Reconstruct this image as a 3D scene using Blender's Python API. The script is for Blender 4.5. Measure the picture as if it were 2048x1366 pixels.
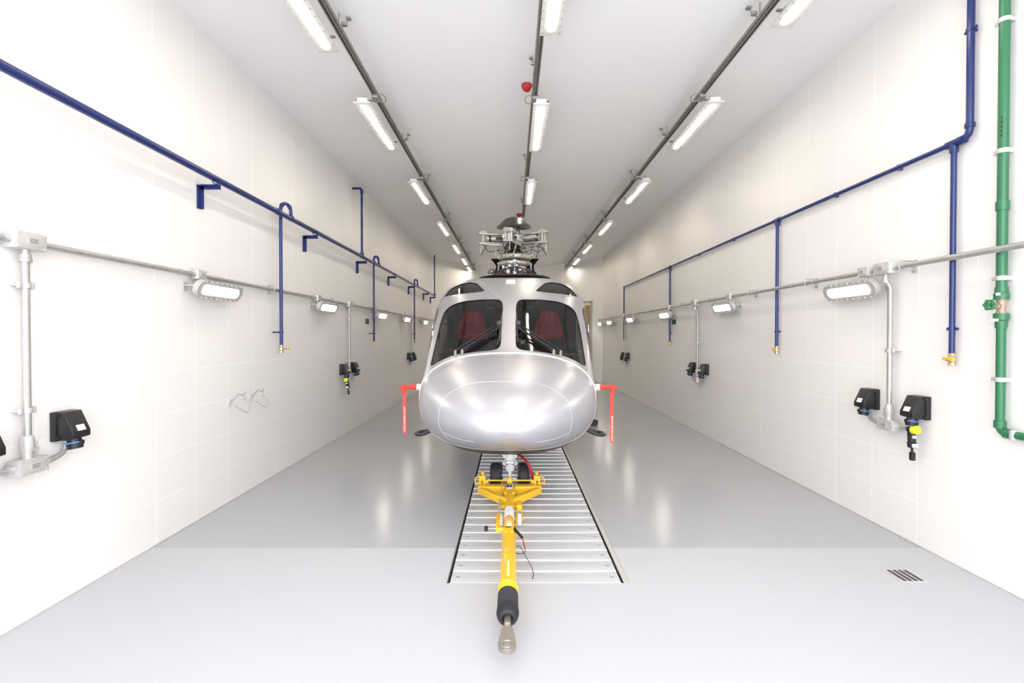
import bpy, bmesh, math, random
from mathutils import Vector, Matrix
from mathutils.bvhtree import BVHTree
random.seed(7)
C = bpy.context.scene
PI = math.pi
for o in list(bpy.data.objects): bpy.data.objects.remove(o)
col = C.collection

# ------------------------------------------------------------ camera, sky, exposure
cd = bpy.data.cameras.new('camera'); cam = bpy.data.objects.new('camera', cd); col.objects.link(cam)
cam.location = (0, 0, 1.75); cam.rotation_euler = (PI/2 - 0.012, 0, 0)
cd.sensor_width = 36; cd.lens = 1000/2048*36; cd.clip_start = 0.05; cd.clip_end = 200
C.camera = cam
w = bpy.data.worlds.new('overcast_sky'); C.world = w; w.use_nodes = True
bg = w.node_tree.nodes['Background']
SKY = 2.7
bg.inputs[0].default_value = (0.93, 0.96, 1.0, 1); bg.inputs[1].default_value = SKY
C.view_settings.view_transform = 'Standard'; C.view_settings.look = 'None'
C.view_settings.exposure = 1.27; C.view_settings.gamma = 1.0
C.view_settings.use_curve_mapping = False
CEIL_E = 17.0; WALL_E = 14.0
pl = bpy.data.lights.new('doorway_portal', 'AREA'); pl.shape = 'RECTANGLE'; pl.size = 6.35; pl.size_y = 4.66
po = bpy.data.objects.new('doorway_portal', pl); col.objects.link(po)
po.location = (0.2, -1.2, 2.33); po.rotation_euler = (PI/2, 0, 0)
try: pl.cycles.is_portal = True
except Exception: pass

# ------------------------------------------------------------ materials
def mat(name, colr, rough=0.5, metal=0.0, var=0.06, scale=6.0, bump=0.0, bscale=60.0, spec=0.5, coat=0.0, stretch=None):
    m = bpy.data.materials.new(name); m.use_nodes = True
    nt = m.node_tree; N = nt.nodes; L = nt.links; b = N['Principled BSDF']
    b.inputs['Roughness'].default_value = rough; b.inputs['Metallic'].default_value = metal
    b.inputs['Specular IOR Level'].default_value = spec; b.inputs['Coat Weight'].default_value = coat
    tc = N.new('ShaderNodeTexCoord'); n = N.new('ShaderNodeTexNoise'); n.inputs['Scale'].default_value = scale; n.inputs['Detail'].default_value = 4
    if stretch:
        mp = N.new('ShaderNodeMapping'); mp.inputs['Scale'].default_value = stretch
        L.new(tc.outputs['Object'], mp.inputs[0]); L.new(mp.outputs[0], n.inputs['Vector'])
    else: L.new(tc.outputs['Object'], n.inputs['Vector'])
    mx = N.new('ShaderNodeMix'); mx.data_type = 'RGBA'
    mx.inputs[6].default_value = tuple(max(0, c*(1-var)) for c in colr)+(1,)
    mx.inputs[7].default_value = tuple(min(1, c*(1+var)) for c in colr)+(1,)
    L.new(n.outputs['Fac'], mx.inputs[0]); L.new(mx.outputs[2], b.inputs['Base Color'])
    if bump:
        n2 = N.new('ShaderNodeTexNoise'); n2.inputs['Scale'].default_value = bscale
        L.new(tc.outputs['Object'], n2.inputs['Vector'])
        bp = N.new('ShaderNodeBump'); bp.inputs['Strength'].default_value = bump; bp.inputs['Distance'].default_value = 0.004
        L.new(n2.outputs['Fac'], bp.inputs['Height']); L.new(bp.outputs[0], b.inputs['Normal'])
    return m
def emit(name, colr, s):
    m = bpy.data.materials.new(name); m.use_nodes = True; b = m.node_tree.nodes['Principled BSDF']
    b.inputs['Base Color'].default_value = (0.9, 0.9, 0.88, 1)
    b.inputs['Emission Color'].default_value = colr+(1,); b.inputs['Emission Strength'].default_value = s
    return m
def glassmat(name, tint, refl=0.5):
    m = bpy.data.materials.new(name); m.use_nodes = True; nt = m.node_tree; N = nt.nodes; L = nt.links
    for n in list(N): N.remove(n)
    out = N.new('ShaderNodeOutputMaterial'); mix = N.new('ShaderNodeMixShader')
    tr = N.new('ShaderNodeBsdfTransparent'); tr.inputs[0].default_value = tint+(1,)
    gl = N.new('ShaderNodeBsdfGlossy'); gl.inputs['Roughness'].default_value = 0.03; gl.inputs[0].default_value = (0.9, 0.9, 0.9, 1)
    fr = N.new('ShaderNodeFresnel'); fr.inputs[0].default_value = 1.45
    L.new(fr.outputs[0], mix.inputs[0]); L.new(tr.outputs[0], mix.inputs[1]); L.new(gl.outputs[0], mix.inputs[2]); L.new(mix.outputs[0], out.inputs[0])
    return m
def wallmat(name, axis, base, joint):
    # large wall tiles: thin paler joints every 0.525 m along the wall and every 0.36 m up it
    m = bpy.data.materials.new(name); m.use_nodes = True; nt = m.node_tree; N = nt.nodes; L = nt.links; b = N['Principled BSDF']
    g = N.new('ShaderNodeNewGeometry'); sp = N.new('ShaderNodeSeparateXYZ'); L.new(g.outputs['Position'], sp.inputs[0])
    def ma(op, a, bb=None, c=None):
        q = N.new('ShaderNodeMath'); q.operation = op
        for i, v in enumerate((a, bb, c)):
            if v is None: continue
            if isinstance(v, (int, float)): q.inputs[i].default_value = v
            else: L.new(v, q.inputs[i])
        return q.outputs[0]
    def line(src, off, per, half):
        f = ma('FRACT', ma('DIVIDE', ma('ADD', src, -off+per*40), per))
        d = ma('ABSOLUTE', ma('SUBTRACT', f, 0.5))
        return ma('GREATER_THAN', d, 0.5-half/per)
    v = line(sp.outputs[axis], 3.11, 0.525, 0.0045)
    h = line(sp.outputs[2], 0.0, 0.362, 0.003)
    low = ma('MULTIPLY_ADD', ma('LESS_THAN', sp.outputs[2], 1.6), 0.7, 0.3)
    j = ma('MAXIMUM', v, ma('MULTIPLY', h, low))
    n = N.new('ShaderNodeTexNoise'); n.inputs['Scale'].default_value = 1.3; L.new(g.outputs['Position'], n.inputs['Vector'])
    m1 = N.new('ShaderNodeMix'); m1.data_type = 'RGBA'; m1.inputs[6].default_value = tuple(c*0.975 for c in base)+(1,); m1.inputs[7].default_value = base+(1,)
    L.new(n.outputs['Fac'], m1.inputs[0])
    m2 = N.new('ShaderNodeMix'); m2.data_type = 'RGBA'; m2.inputs[7].default_value = joint+(1,)
    L.new(j, m2.inputs[0]); L.new(m1.outputs[2], m2.inputs[6]); L.new(m2.outputs[2], b.inputs['Base Color'])
    b.inputs['Roughness'].default_value = 0.38; b.inputs['Specular IOR Level'].default_value = 0.35
    bp = N.new('ShaderNodeBump'); bp.inputs['Strength'].default_value = 0.35; bp.inputs['Distance'].default_value = 0.002; bp.invert = True
    L.new(j, bp.inputs['Height']); L.new(bp.outputs[0], b.inputs['Normal'])
    return m
def floormat():
    m = bpy.data.materials.new('grey_epoxy_floor'); m.use_nodes = True; nt = m.node_tree; N = nt.nodes; L = nt.links; b = N['Principled BSDF']
    g = N.new('ShaderNodeNewGeometry'); sp = N.new('ShaderNodeSeparateXYZ'); L.new(g.outputs['Position'], sp.inputs[0])
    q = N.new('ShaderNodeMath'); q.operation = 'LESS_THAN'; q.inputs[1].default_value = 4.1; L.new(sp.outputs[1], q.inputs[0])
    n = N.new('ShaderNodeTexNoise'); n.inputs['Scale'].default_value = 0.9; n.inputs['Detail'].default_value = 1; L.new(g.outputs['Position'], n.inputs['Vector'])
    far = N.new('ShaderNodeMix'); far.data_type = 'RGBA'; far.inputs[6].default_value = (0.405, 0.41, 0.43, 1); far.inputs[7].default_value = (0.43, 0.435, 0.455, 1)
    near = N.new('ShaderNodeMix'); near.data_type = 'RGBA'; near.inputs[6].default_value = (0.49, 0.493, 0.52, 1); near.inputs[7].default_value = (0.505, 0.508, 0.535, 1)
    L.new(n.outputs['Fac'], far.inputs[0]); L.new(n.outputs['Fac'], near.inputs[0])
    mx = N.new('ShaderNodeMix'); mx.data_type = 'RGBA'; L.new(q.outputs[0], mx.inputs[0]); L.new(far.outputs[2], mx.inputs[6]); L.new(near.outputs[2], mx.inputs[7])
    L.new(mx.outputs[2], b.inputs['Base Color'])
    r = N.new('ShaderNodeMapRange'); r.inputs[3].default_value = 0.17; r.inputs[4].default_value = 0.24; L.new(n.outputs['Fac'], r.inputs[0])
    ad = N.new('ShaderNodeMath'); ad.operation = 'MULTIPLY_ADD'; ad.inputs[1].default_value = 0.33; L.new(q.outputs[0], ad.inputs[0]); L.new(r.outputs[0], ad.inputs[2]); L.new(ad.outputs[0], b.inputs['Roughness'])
    n2 = N.new('ShaderNodeTexNoise'); n2.inputs['Scale'].default_value = 14; L.new(g.outputs['Position'], n2.inputs['Vector'])
    bp = N.new('ShaderNodeBump'); bp.inputs['Strength'].default_value = 0.12; bp.inputs['Distance'].default_value = 0.004
    L.new(n2.outputs['Fac'], bp.inputs['Height']); L.new(bp.outputs[0], b.inputs['Normal'])
    return m
M = dict(
 tileL=wallmat('wall_tile_left', 1, (0.86, 0.835, 0.815), (0.93, 0.92, 0.91)),
 tileR=wallmat('wall_tile_right', 1, (0.86, 0.835, 0.815), (0.93, 0.92, 0.91)),
 plaster=mat('back_wall_paint', (0.86, 0.845, 0.83), 0.5, var=0.02, scale=2),
 ceil=mat('ceiling_paint', (0.90, 0.89, 0.895), 0.55, var=0.02, scale=0.7),
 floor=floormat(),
 ground=mat('apron_concrete', (0.7, 0.7, 0.7), 0.8),
 silver=mat('silver_paint', (0.54, 0.54, 0.575), 0.37, 0.74, var=0.02, scale=3, coat=0.05),
 lipm=mat('light_silver_frame_paint', (0.74, 0.74, 0.77), 0.35, 0.35, var=0.02),
 belly=mat('dark_belly', (0.13, 0.115, 0.10), 0.45, 0.3, var=0.3, scale=8),  # darker brown tone for the low, forward faces of the fuselage
 inner=mat('cockpit_lining', (0.075, 0.075, 0.08), 0.8),
 black=mat('black_plastic', (0.012, 0.012, 0.014), 0.38, bump=0.05),
 dark=mat('dark_grey_composite', (0.045, 0.043, 0.045), 0.45),
 dome=mat('dark_bronze_dome', (0.12, 0.115, 0.11), 0.28, 0.7),
 rubber=mat('black_rubber', (0.010, 0.010, 0.014), 0.5, bump=0.2),
 tyre=mat('tyre_rubber', (0.035, 0.036, 0.042), 0.55, bump=0.2),
 white=mat('white_paint', (0.82, 0.82, 0.80), 0.35),
 cream=mat('cream_metal', (0.50, 0.48, 0.43), 0.35, 0.35, var=0.35, scale=25),
 galv=mat('galvanised_steel', (0.50, 0.49, 0.475), 0.38, 0.6, var=0.22, scale=18),
 alum=mat('cast_aluminium', (0.62, 0.61, 0.60), 0.42, 0.45, var=0.12, scale=30, bump=0.15),
 strut=mat('olive_grey_strut', (0.33, 0.32, 0.29), 0.45, 0.5, var=0.15, scale=12),
 plank=mat('brushed_aluminium_plank', (0.60, 0.605, 0.63), 0.46, 0.3, var=0.015, scale=2, stretch=(0.6, 30, 1)),
 plankedge=mat('bright_plank_edge', (0.85, 0.85, 0.88), 0.3, 0.4),
 blue=mat('blue_pipe_paint', (0.020, 0.034, 0.15), 0.22, 0.1, var=0.12, scale=10),
 green=mat('green_pipe_plastic', (0.025, 0.165, 0.07), 0.3, var=0.15, scale=4, stretch=(1, 1, 0.2)),
 yellow=mat('yellow_paint', (0.86, 0.50, 0.018), 0.35, var=0.08, scale=9),
 yellowp=mat('yellow_plastic', (0.72, 0.80, 0.03), 0.4),
 brass=mat('brass', (0.55, 0.42, 0.25), 0.3, 0.7),
 bronze=mat('aged_valve_bronze', (0.42, 0.32, 0.25), 0.5, 0.4, var=0.3, scale=40),
 chrome=mat('worn_steel', (0.42, 0.385, 0.33), 0.35, 0.85, var=0.2, scale=30),
 red=mat('red_fabric', (0.42, 0.02, 0.025), 0.65, var=0.2, scale=12, bump=0.3, bscale=20),
 redseat=mat('red_seat_fabric', (0.62, 0.035, 0.05), 0.7, var=0.25, scale=9),
 orange=mat('orange_red_ribbon', (0.80, 0.05, 0.03), 0.6),
 copper=mat('copper_brown_metal', (0.35, 0.13, 0.06), 0.4, 0.5, var=0.2, scale=30),
 bluep=mat('light_blue_plastic', (0.08, 0.25, 0.65), 0.4),
 teal=mat('teal_ink', (0.1, 0.5, 0.45), 0.5),
 plate=mat('label_plate', (0.62, 0.60, 0.57), 0.4, 0.3),
 paper=mat('white_label', (0.85, 0.85, 0.85), 0.5),
 void=mat('flat_black_panel', (0.006, 0.006, 0.007), 0.8, spec=0.1),
 ink=mat('dark_ink', (0.03, 0.03, 0.035), 0.6),
 wood=mat('orange_brown_louvre', (0.45, 0.24, 0.06), 0.5),
 greensign=mat('green_sign', (0.02, 0.14, 0.05), 0.4),
 peach=mat('peach_tape', (0.75, 0.42, 0.22), 0.5),
 straw=mat('pale_yellow_tape', (0.95, 0.86, 0.45), 0.5),
 lampC=emit('ceiling_lamp_glow', (1.0, 0.88, 0.70), CEIL_E),
 lampW=emit('wall_lamp_glow', (1.0, 0.93, 0.82), WALL_E),
 glass=glassmat('tinted_windscreen', (0.76, 0.76, 0.79)),
 glassd=glassmat('dark_side_glass', (0.28, 0.28, 0.30)),
)

# ------------------------------------------------------------ helpers
def rootmat(o):
    while o.parent: o = o.parent
    return Matrix.LocRotScale(o.location, o.rotation_euler, o.scale)
class MB:
    def __init__(s): s.bm = bmesh.new(); s.mi = 0
    def add(s, t, mtx=None):
        if mtx is not None: bmesh.ops.transform(t, matrix=mtx, verts=t.verts)
        for f in t.faces: f.material_index = s.mi
        me = bpy.data.meshes.new('t'); t.to_mesh(me); t.free(); s.bm.from_mesh(me); bpy.data.meshes.remove(me); return s
    def mat(s, i): s.mi = i; return s
    def box(s, c, d, rot=None, bev=0.0, seg=2):
        t = bmesh.new(); bmesh.ops.create_cube(t, size=1)
        bmesh.ops.scale(t, vec=d, verts=t.verts)
        if bev: bmesh.ops.bevel(t, geom=t.edges[:], offset=min(bev, min(d)*0.45), segments=seg, affect='EDGES', profile=0.5)
        m = Matrix.Translation(c)
        if rot is not None: m = m @ rot.to_4x4()
        return s.add(t, m)
    def bar(s, a, b, wd, ht, bev=0.0):      # box beam from a to b
        a = Vector(a); b = Vector(b); d = b-a
        q = d.to_track_quat('Y', 'Z').to_matrix()
        return s.box((a+b)/2, (wd, d.length, ht), q, bev)
    def tube(s, pts, r, seg=12, closed=False, caps=True):
        pts = [Vector(p) for p in pts]; n = len(pts); rs = r if isinstance(r, (list, tuple)) else [r]*n
        t = bmesh.new(); rings = []; prev = None
        for i, p in enumerate(pts):
            if closed: d = (pts[(i+1) % n]-pts[i-1])
            else: d = (pts[min(i+1, n-1)]-pts[max(i-1, 0)])
            d.normalize()
            if prev is None:
                u = d.orthogonal().normalized()
            else:
                u = prev-d*prev.dot(d)
                u = u.normalized() if u.length > 1e-6 else d.orthogonal().normalized()
            prev = u; v = d.cross(u)
            rings.append([t.verts.new(p+(u*math.cos(2*PI*k/seg)+v*math.sin(2*PI*k/seg))*rs[i]) for k in range(seg)])
        for i in range(n if closed else n-1):
            A = rings[i]; B = rings[(i+1) % n]
            if closed and i == n-1:
                off = min(range(seg), key=lambda k: (B[k].co-A[0].co).length); B = B[off:]+B[:off]
            for k in range(seg): t.faces.new((A[k], A[(k+1) % seg], B[(k+1) % seg], B[k]))
        if caps and not closed: t.faces.new(rings[0][::-1]); t.faces.new(rings[-1])
        bmesh.ops.recalc_face_normals(t, faces=t.faces)
        return s.add(t)
    def cyl(s, a, b, r, r2=None, seg=20): return s.tube([a, b], [r, r if r2 is None else r2], seg)
    def lathe(s, prof, o=(0, 0, 0), ax=(0, 0, 1), seg=32):
        t = bmesh.new(); q = Vector(ax).normalized().to_track_quat('Z', 'Y').to_matrix().to_4x4(); rings = []
        for r, h in prof:
            if r < 1e-5: rings.append([t.verts.new((0, 0, h))])
            else: rings.append([t.verts.new((r*math.cos(2*PI*k/seg), r*math.sin(2*PI*k/seg), h)) for k in range(seg)])
        for A, B in zip(rings, rings[1:]):
            for k in range(seg):
                k2 = (k+1) % seg
                if len(A) == 1 and len(B) == 1: continue
                if len(A) == 1: t.faces.new((A[0], B[k], B[k2]))
                elif len(B) == 1: t.faces.new((A[k], B[0], A[k2]))
                else: t.faces.new((A[k], B[k], B[k2], A[k2]))
        if len(rings[0]) > 1: t.faces.new(rings[0])
        if len(rings[-1]) > 1: t.faces.new(rings[-1][::-1])
        bmesh.ops.recalc_face_normals(t, faces=t.faces)
        return s.add(t, Matrix.Translation(o) @ q)
    def prism(s, poly, off, bev=0.0):       # 3D polygon extruded by a vector
        t = bmesh.new(); off = Vector(off); vs = [t.verts.new(Vector(p)) for p in poly]; ws = [t.verts.new(Vector(p)+off) for p in poly]
        n = len(vs); t.faces.new(vs); t.faces.new(ws[::-1])
        for i in range(n): t.faces.new((vs[i], ws[i], ws[(i+1) % n], vs[(i+1) % n]))
        bmesh.ops.recalc_face_normals(t, faces=t.faces)
        if bev: bmesh.ops.bevel(t, geom=t.edges[:], offset=bev, segments=2, affect='EDGES', profile=0.5)
        return s.add(t)
    def ring(s, c, ax, R, r, seg=24, sseg=8, a0=0, a1=2*PI):
        q = Vector(ax).normalized().to_track_quat('Z', 'Y').to_matrix(); full = abs(a1-a0-2*PI) < 1e-6
        n = seg if full else seg+1
        pts = [Vector(c)+q @ Vector((R*math.cos(a0+(a1-a0)*k/seg), R*math.sin(a0+(a1-a0)*k/seg), 0)) for k in range(n)]
        return s.tube(pts, r, sseg, closed=full)
    def ball(s, c, r, sc=(1, 1, 1)):
        t = bmesh.new(); bmesh.ops.create_icosphere(t, subdivisions=2, radius=r)
        return s.add(t, Matrix.Translation(c) @ Matrix.Diagonal(Vector(sc).to_4d()))
    def stadium(s, c, L, W, H, ax='y', seg=10, rot=None):   # flat pill: long axis y, width x, thickness z
        pts = [(W/2*math.cos(a), L/2-W/2+W/2*math.sin(a), -H/2) for a in [PI*k/seg for k in range(seg+1)]]
        pts += [(W/2*math.cos(a), -L/2+W/2+W/2*math.sin(a), -H/2) for a in [PI+PI*k/seg for k in range(seg+1)]]
        m = (rot.to_3x3() if rot is not None else Matrix.Identity(3))
        return s.prism([Vector(c)+m @ Vector(p) for p in pts], m @ Vector((0, 0, H)))
    def build(s, name, mats, parent=None, world=False, loc=None, smooth=38):
        bm = s.bm
        if world and parent is not None: bmesh.ops.transform(bm, matrix=rootmat(parent).inverted(), verts=bm.verts)
        if loc is not None: bmesh.ops.translate(bm, vec=-Vector(loc), verts=bm.verts)
        lim = math.radians(smooth)
        for e in bm.edges:
            e.smooth = len(e.link_faces) == 2 and e.calc_face_angle(0) < lim
        for f in bm.faces: f.smooth = True
        me = bpy.data.meshes.new(name); bm.to_mesh(me); bm.free()
        for m in (mats if isinstance(mats, (list, tuple)) else [mats]): me.materials.append(m)
        o = bpy.data.objects.new(name, me); col.objects.link(o)
        if loc is not None: o.location = loc
        if parent is not None: o.parent = parent
        return o
def tag(o, label=None, cat=None, group=None, kind=None):
    if label: o['label'] = label
    if cat: o['category'] = cat
    if group: o['group'] = group
    if kind: o['kind'] = kind
    return o
def empty(name, loc, rz=0, label=None, cat=None, group=None):
    o = bpy.data.objects.new(name, None); o.empty_display_size = 0.1; col.objects.link(o)
    o.location = loc; o.rotation_euler = (0, 0, rz); return tag(o, label, cat, group)
def copy_tree(o, parent=None):
    kids = [k for k in bpy.data.objects if k.parent == o]
    c = o.copy(); col.objects.link(c)
    if parent is not None: c.parent = parent
    for k in kids: copy_tree(k, c)
    return c
def arc(c, u, v, r, a0, a1, n=8):
    c = Vector(c); u = Vector(u); v = Vector(v)
    return [c+u*r*math.cos(a0+(a1-a0)*k/n)+v*r*math.sin(a0+(a1-a0)*k/n) for k in range(n+1)]
def spline(pts, n=6):
    P = [Vector(p) for p in pts]; out = []
    for i in range(len(P)-1):
        p0 = P[max(i-1, 0)]; p1 = P[i]; p2 = P[i+1]; p3 = P[min(i+2, len(P)-1)]
        for k in range(n):
            t = k/n
            out.append(0.5*((2*p1)+(p2-p0)*t+(2*p0-5*p1+4*p2-p3)*t*t+(3*p1-p0-3*p2+p3)*t**3))
    return out+[P[-1]]
def text_mesh(mb, s, size, mtx, depth=0.0006):
    cu = bpy.data.curves.new('txt', 'FONT'); cu.body = s; cu.size = size; cu.extrude = depth; cu.align_x = 'CENTER'; cu.align_y = 'CENTER'
    o = bpy.data.objects.new('txt', cu); col.objects.link(o)
    dg = bpy.context.evaluated_depsgraph_get(); me = bpy.data.meshes.new_from_object(o.evaluated_get(dg))
    t = bmesh.new(); t.from_mesh(me); bpy.data.objects.remove(o); bpy.data.curves.remove(cu); bpy.data.meshes.remove(me)
    return mb.add(t, mtx)

# ------------------------------------------------------------ room
XL, XR, H, YF = -2.97, 3.38, 4.66, -1.2
CL = (XL, 18.75); CR = (XR, 18.8); BL = (-1.35, 21.3); BR = (1.2, 21.2)
T = 0.2
def struct(o): o['kind'] = 'structure'; return o
TX0, TX1, TY0, TY1 = -0.47, 0.83, 3.5, 9.9      # trench under the helicopter
f = MB()
f.box(((XL+TX0)/2, (YF+22)/2, -0.15), (TX0-XL+0.0, 22-YF, 0.3)); f.box(((XR+TX1)/2, (YF+22)/2, -0.15), (XR-TX1, 22-YF, 0.3))
f.box(((TX0+TX1)/2, (YF+TY0)/2, -0.15), (TX1-TX0, TY0-YF, 0.3)); f.box(((TX0+TX1)/2, (TY1+22)/2, -0.15), (TX1-TX0, 22-TY1, 0.3))
f.box(((TX0+TX1)/2, (TY0+TY1)/2, -0.28), (TX1-TX0, TY1-TY0, 0.04))
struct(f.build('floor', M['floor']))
struct(MB().box(((XL+XR)/2, (YF+22)/2, H+0.1), (XR-XL+0.4, 22-YF, 0.2)).build('ceiling', M['ceil']))
struct(MB().box((XL-T/2-0.002, (YF+CL[1])/2, H/2), (T, CL[1]-YF, H)).build('wall_left', M['tileL']))
struct(MB().box((XR+T/2+0.002, (YF+CR[1])/2, H/2), (T, CR[1]-YF, H)).build('wall_right', M['tileR']))
def wallseg(a, b, name):
    a = Vector((a[0], a[1], 0)); b = Vector((b[0], b[1], 0)); d = (b-a).normalized(); n = Vector((d.y, -d.x, 0))
    if n.y < 0: n = -n
    return struct(MB().prism([a, b, b+n*T, a+n*T], (0, 0, H)).build(name, M['plaster']))
wallseg(CL, BL, 'wall_back_left'); wallseg(BL, BR, 'wall_back'); wallseg(BR, CR, 'wall_back_right')
struct(MB().box((0, -21.2, -0.1), (80, 40, 0.2)).build('ground', M['ground']))
# louvred door on the angled back wall
dv = (Vector((CR[0], CR[1], 0))-Vector((BR[0], BR[1], 0))).normalized(); nv = Vector((dv.y, -dv.x, 0))
if nv.y > 0: nv = -nv
dc = Vector((CR[0], CR[1], 0))-dv*0.95
rd = Matrix((dv, nv, Vector((0, 0, 1)))).transposed()
door = MB().box(dc+Vector((0, 0, 1.5))+nv*0.02, (0.86, 0.04, 3.0), rd).build('door_1', M['white'], loc=dc); struct(door)
fr = MB()
for sx in (-0.46, 0.46): fr.box(dv*sx+nv*0.03+Vector((0, 0, 1.52)), (0.07, 0.06, 3.04), rd)
fr.box(nv*0.03+Vector((0, 0, 3.04)), (0.99, 0.06, 0.07), rd); fr.build('door_frame', M['galv'], door)
lv = MB()
for k in range(22): lv.box(nv*0.05+Vector((0.0, 0, 1.95+k*0.045)), (0.8, 0.025, 0.032), rd)
lv.build('louvre_panel', M['wood'], door)
hd = MB(); hd.tube([dv*-0.36+nv*0.04+Vector((0, 0, 1.02)), dv*-0.36+nv*0.09+Vector((0, 0, 1.02)), dv*-0.25+nv*0.09+Vector((0, 0, 1.02))], 0.01, 8); hd.build('door_handle', M['chrome'], door)
# thin sealant line at the foot of the walls
for nm, x in (('baseboard_left', XL+0.003), ('baseboard_right', XR-0.003)):
    struct(MB().box((x, 9, 0.0035), (0.008, 19.4, 0.007)).build(nm, M['alum']))

# ------------------------------------------------------------ trench with aluminium planks
fr = MB()
fr.box((TX0+0.004, (TY0+TY1)/2, -0.02), (0.008, TY1-TY0, 0.04)).box((TX1-0.02, (TY0+TY1)/2, -0.004), (0.035, TY1-TY0, 0.012)).box(((TX0+TX1)/2, TY0+0.006, -0.02), (TX1-TX0, 0.012, 0.041))
for k in range(35):
    y = TY0+0.01+k*0.182
    if y+0.1 < TY1: fr.box(((TX0+TX1)/2-0.01, y+0.09, -0.20), (TX1-TX0-0.04, 0.03, 0.12))
struct(fr.build('trim_1', M['alum']))
p0 = None
x0, x1 = TX0+0.03, TX1-0.055
for k in range(34):
    y = TY0+0.02+k*0.182
    if y+0.18 > TY1: break
    if p0 is None:
        p = MB(); p.box(((x0+x1)/2, 0.0925, -0.018), (x1-x0, 0.173, 0.028), bev=0.0015)
        p.mat(1).box(((x0+x1)/2, 0.0, -0.006), (x1-x0, 0.009, 0.014), bev=0.002)
        p.mat(2)
        for sx in (x0+0.05, x1-0.05): p.box((sx, 0.09, -0.0035), (0.03, 0.005, 0.002))
        p0 = p.build('drain_plank', [M['plank'], M['plankedge'], M['ink']]); p = p0
    else: p = p0.copy(); col.objects.link(p)
    p.location = (0, y, 0)
    tag(p, 'brushed aluminium cross plank covering the floor trench under the tow bar', 'plank', 'aluminium planks over the floor trench')
# ------------------------------------------------------------ helicopter (local: y back from nose tip, x lateral, z up from floor)
heli = empty('helicopter', (-0.057, 4.15, 0), -0.015, 'silver helicopter with rotor blades removed, parked nose towards the tow bar', 'helicopter')
import math
ST=[#yl,w,zt,zb,zm,nt,nb
(0.0,.02,.99,.95,.97,2.2,2.2),(0.02,.17,1.06,.89,.98,2.2,2.2),(0.06,.29,1.12,.84,1.0,2.2,2.2),(.15,.44,1.21,.785,1.02,2.3,2.3),
(.3,.605,1.315,.73,1.04,2.4,2.4),(.5,.73,1.415,.69,1.06,2.45,2.5),(.75,.82,1.51,.65,1.09,2.5,2.6),(1.0,.875,1.58,.56,1.12,2.55,2.6),
(1.3,.92,1.77,.45,1.17,2.7,2.6),(1.6,.96,1.97,.43,1.22,2.9,2.5),(1.9,1.0,2.15,.43,1.27,3.1,2.6),(2.2,1.035,2.30,.43,1.32,3.4,2.7),
(2.6,1.07,2.46,.44,1.37,3.9,2.8),(3.0,1.085,2.57,.45,1.4,4.2,2.9),(3.5,1.09,2.62,.46,1.42,4.2,3.0),(4.5,1.09,2.65,.47,1.42,4.0,3.0),
(6.0,1.08,2.64,.50,1.42,3.4,3.0),(7.0,.98,2.60,.62,1.5,3.0,2.8),(8.0,.74,2.50,.95,1.7,2.6,2.5),(9.0,.50,2.38,1.35,1.85,2.3,2.3),
(10.2,.36,2.28,1.60,1.95,2.1,2.1),(11.8,.27,2.22,1.75,2.0,2,2),(12.8,.20,2.18,1.85,2.02,2,2)]
def pchip(xs,ys):
    n=len(xs);h=[xs[i+1]-xs[i] for i in range(n-1)];d=[(ys[i+1]-ys[i])/h[i] for i in range(n-1)]
    m=[d[0]]+[0 if d[i-1]*d[i]<=0 else (lambda w1,w2:(w1+w2)/(w1/d[i-1]+w2/d[i]))(2*h[i]+h[i-1],h[i]+2*h[i-1]) for i in range(1,n-1)]+[d[-1]]
    def f(x):
        i=0
        while i<n-2 and x>xs[i+1]: i+=1
        t=(x-xs[i])/h[i]
        return ys[i]*(1+2*t)*(1-t)**2+h[i]*m[i]*t*(1-t)**2+ys[i+1]*t*t*(3-2*t)+h[i]*m[i+1]*t*t*(t-1)
    return f
XS=[s[0] for s in ST]
# use sqrt-param at nose for roundness handled by dense stations
FN=[pchip(XS,[s[k] for s in ST]) for k in range(1,7)]
def inside(x,y,z):
    if y<0 or y>12.8: return False
    w,zt,zb,zm,nt,nb=[f(y) for f in FN]
    if z>=zm: return (abs(x)/w)**nt+((z-zm)/(zt-zm))**nt<1
    return (abs(x)/w)**nb+((zm-z)/(zm-zb))**nb<1
def seamwarp(s): return 0.2*math.exp(-((s-0.95)/0.35)**2)*min(1, s/0.3)
def surf(s, a):
    s = min(max(s, 0.0), 12.8)
    w_, zt, zb, zm, nt, nb = [f_(s) for f_ in FN]; c_, s_ = math.cos(a), math.sin(a)
    n = nt if s_ >= 0 else nb
    r = (abs(c_)**n+abs(s_)**n)**(-1.0/n)     # superellipse in polar form
    x = w_*r*c_; z = zm+(zt-zm)*r*s_ if s_ >= 0 else zm+(zm-zb)*r*s_
    y = s-seamwarp(s)*abs(r*c_)**2*(1 if s_ >= 0 else 1-0.3*abs(s_))
    return Vector((x, max(y, 0.0) if s > 0 else 0.0, z))
NA = 112
ss = [0.0, .004, .012, .025, .045, .07, .1, .14, .18, .23, .29, .36, .43, .5, .58, .66, .75, .82, .89, .95]
ss2 = [.95, 1.0, 1.06, 1.13, 1.2, 1.28, 1.36, 1.45, 1.54, 1.63, 1.72, 1.81, 1.9, 2.0, 2.1, 2.2, 2.3, 2.4, 2.5, 2.6, 2.72, 2.85, 3.0, 3.2, 3.4, 3.7, 4, 4.5, 5, 5.5, 6, 6.5, 7, 7.5, 8, 8.5, 9, 9.6, 10.2, 11, 11.8, 12.4, 12.8]
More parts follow.
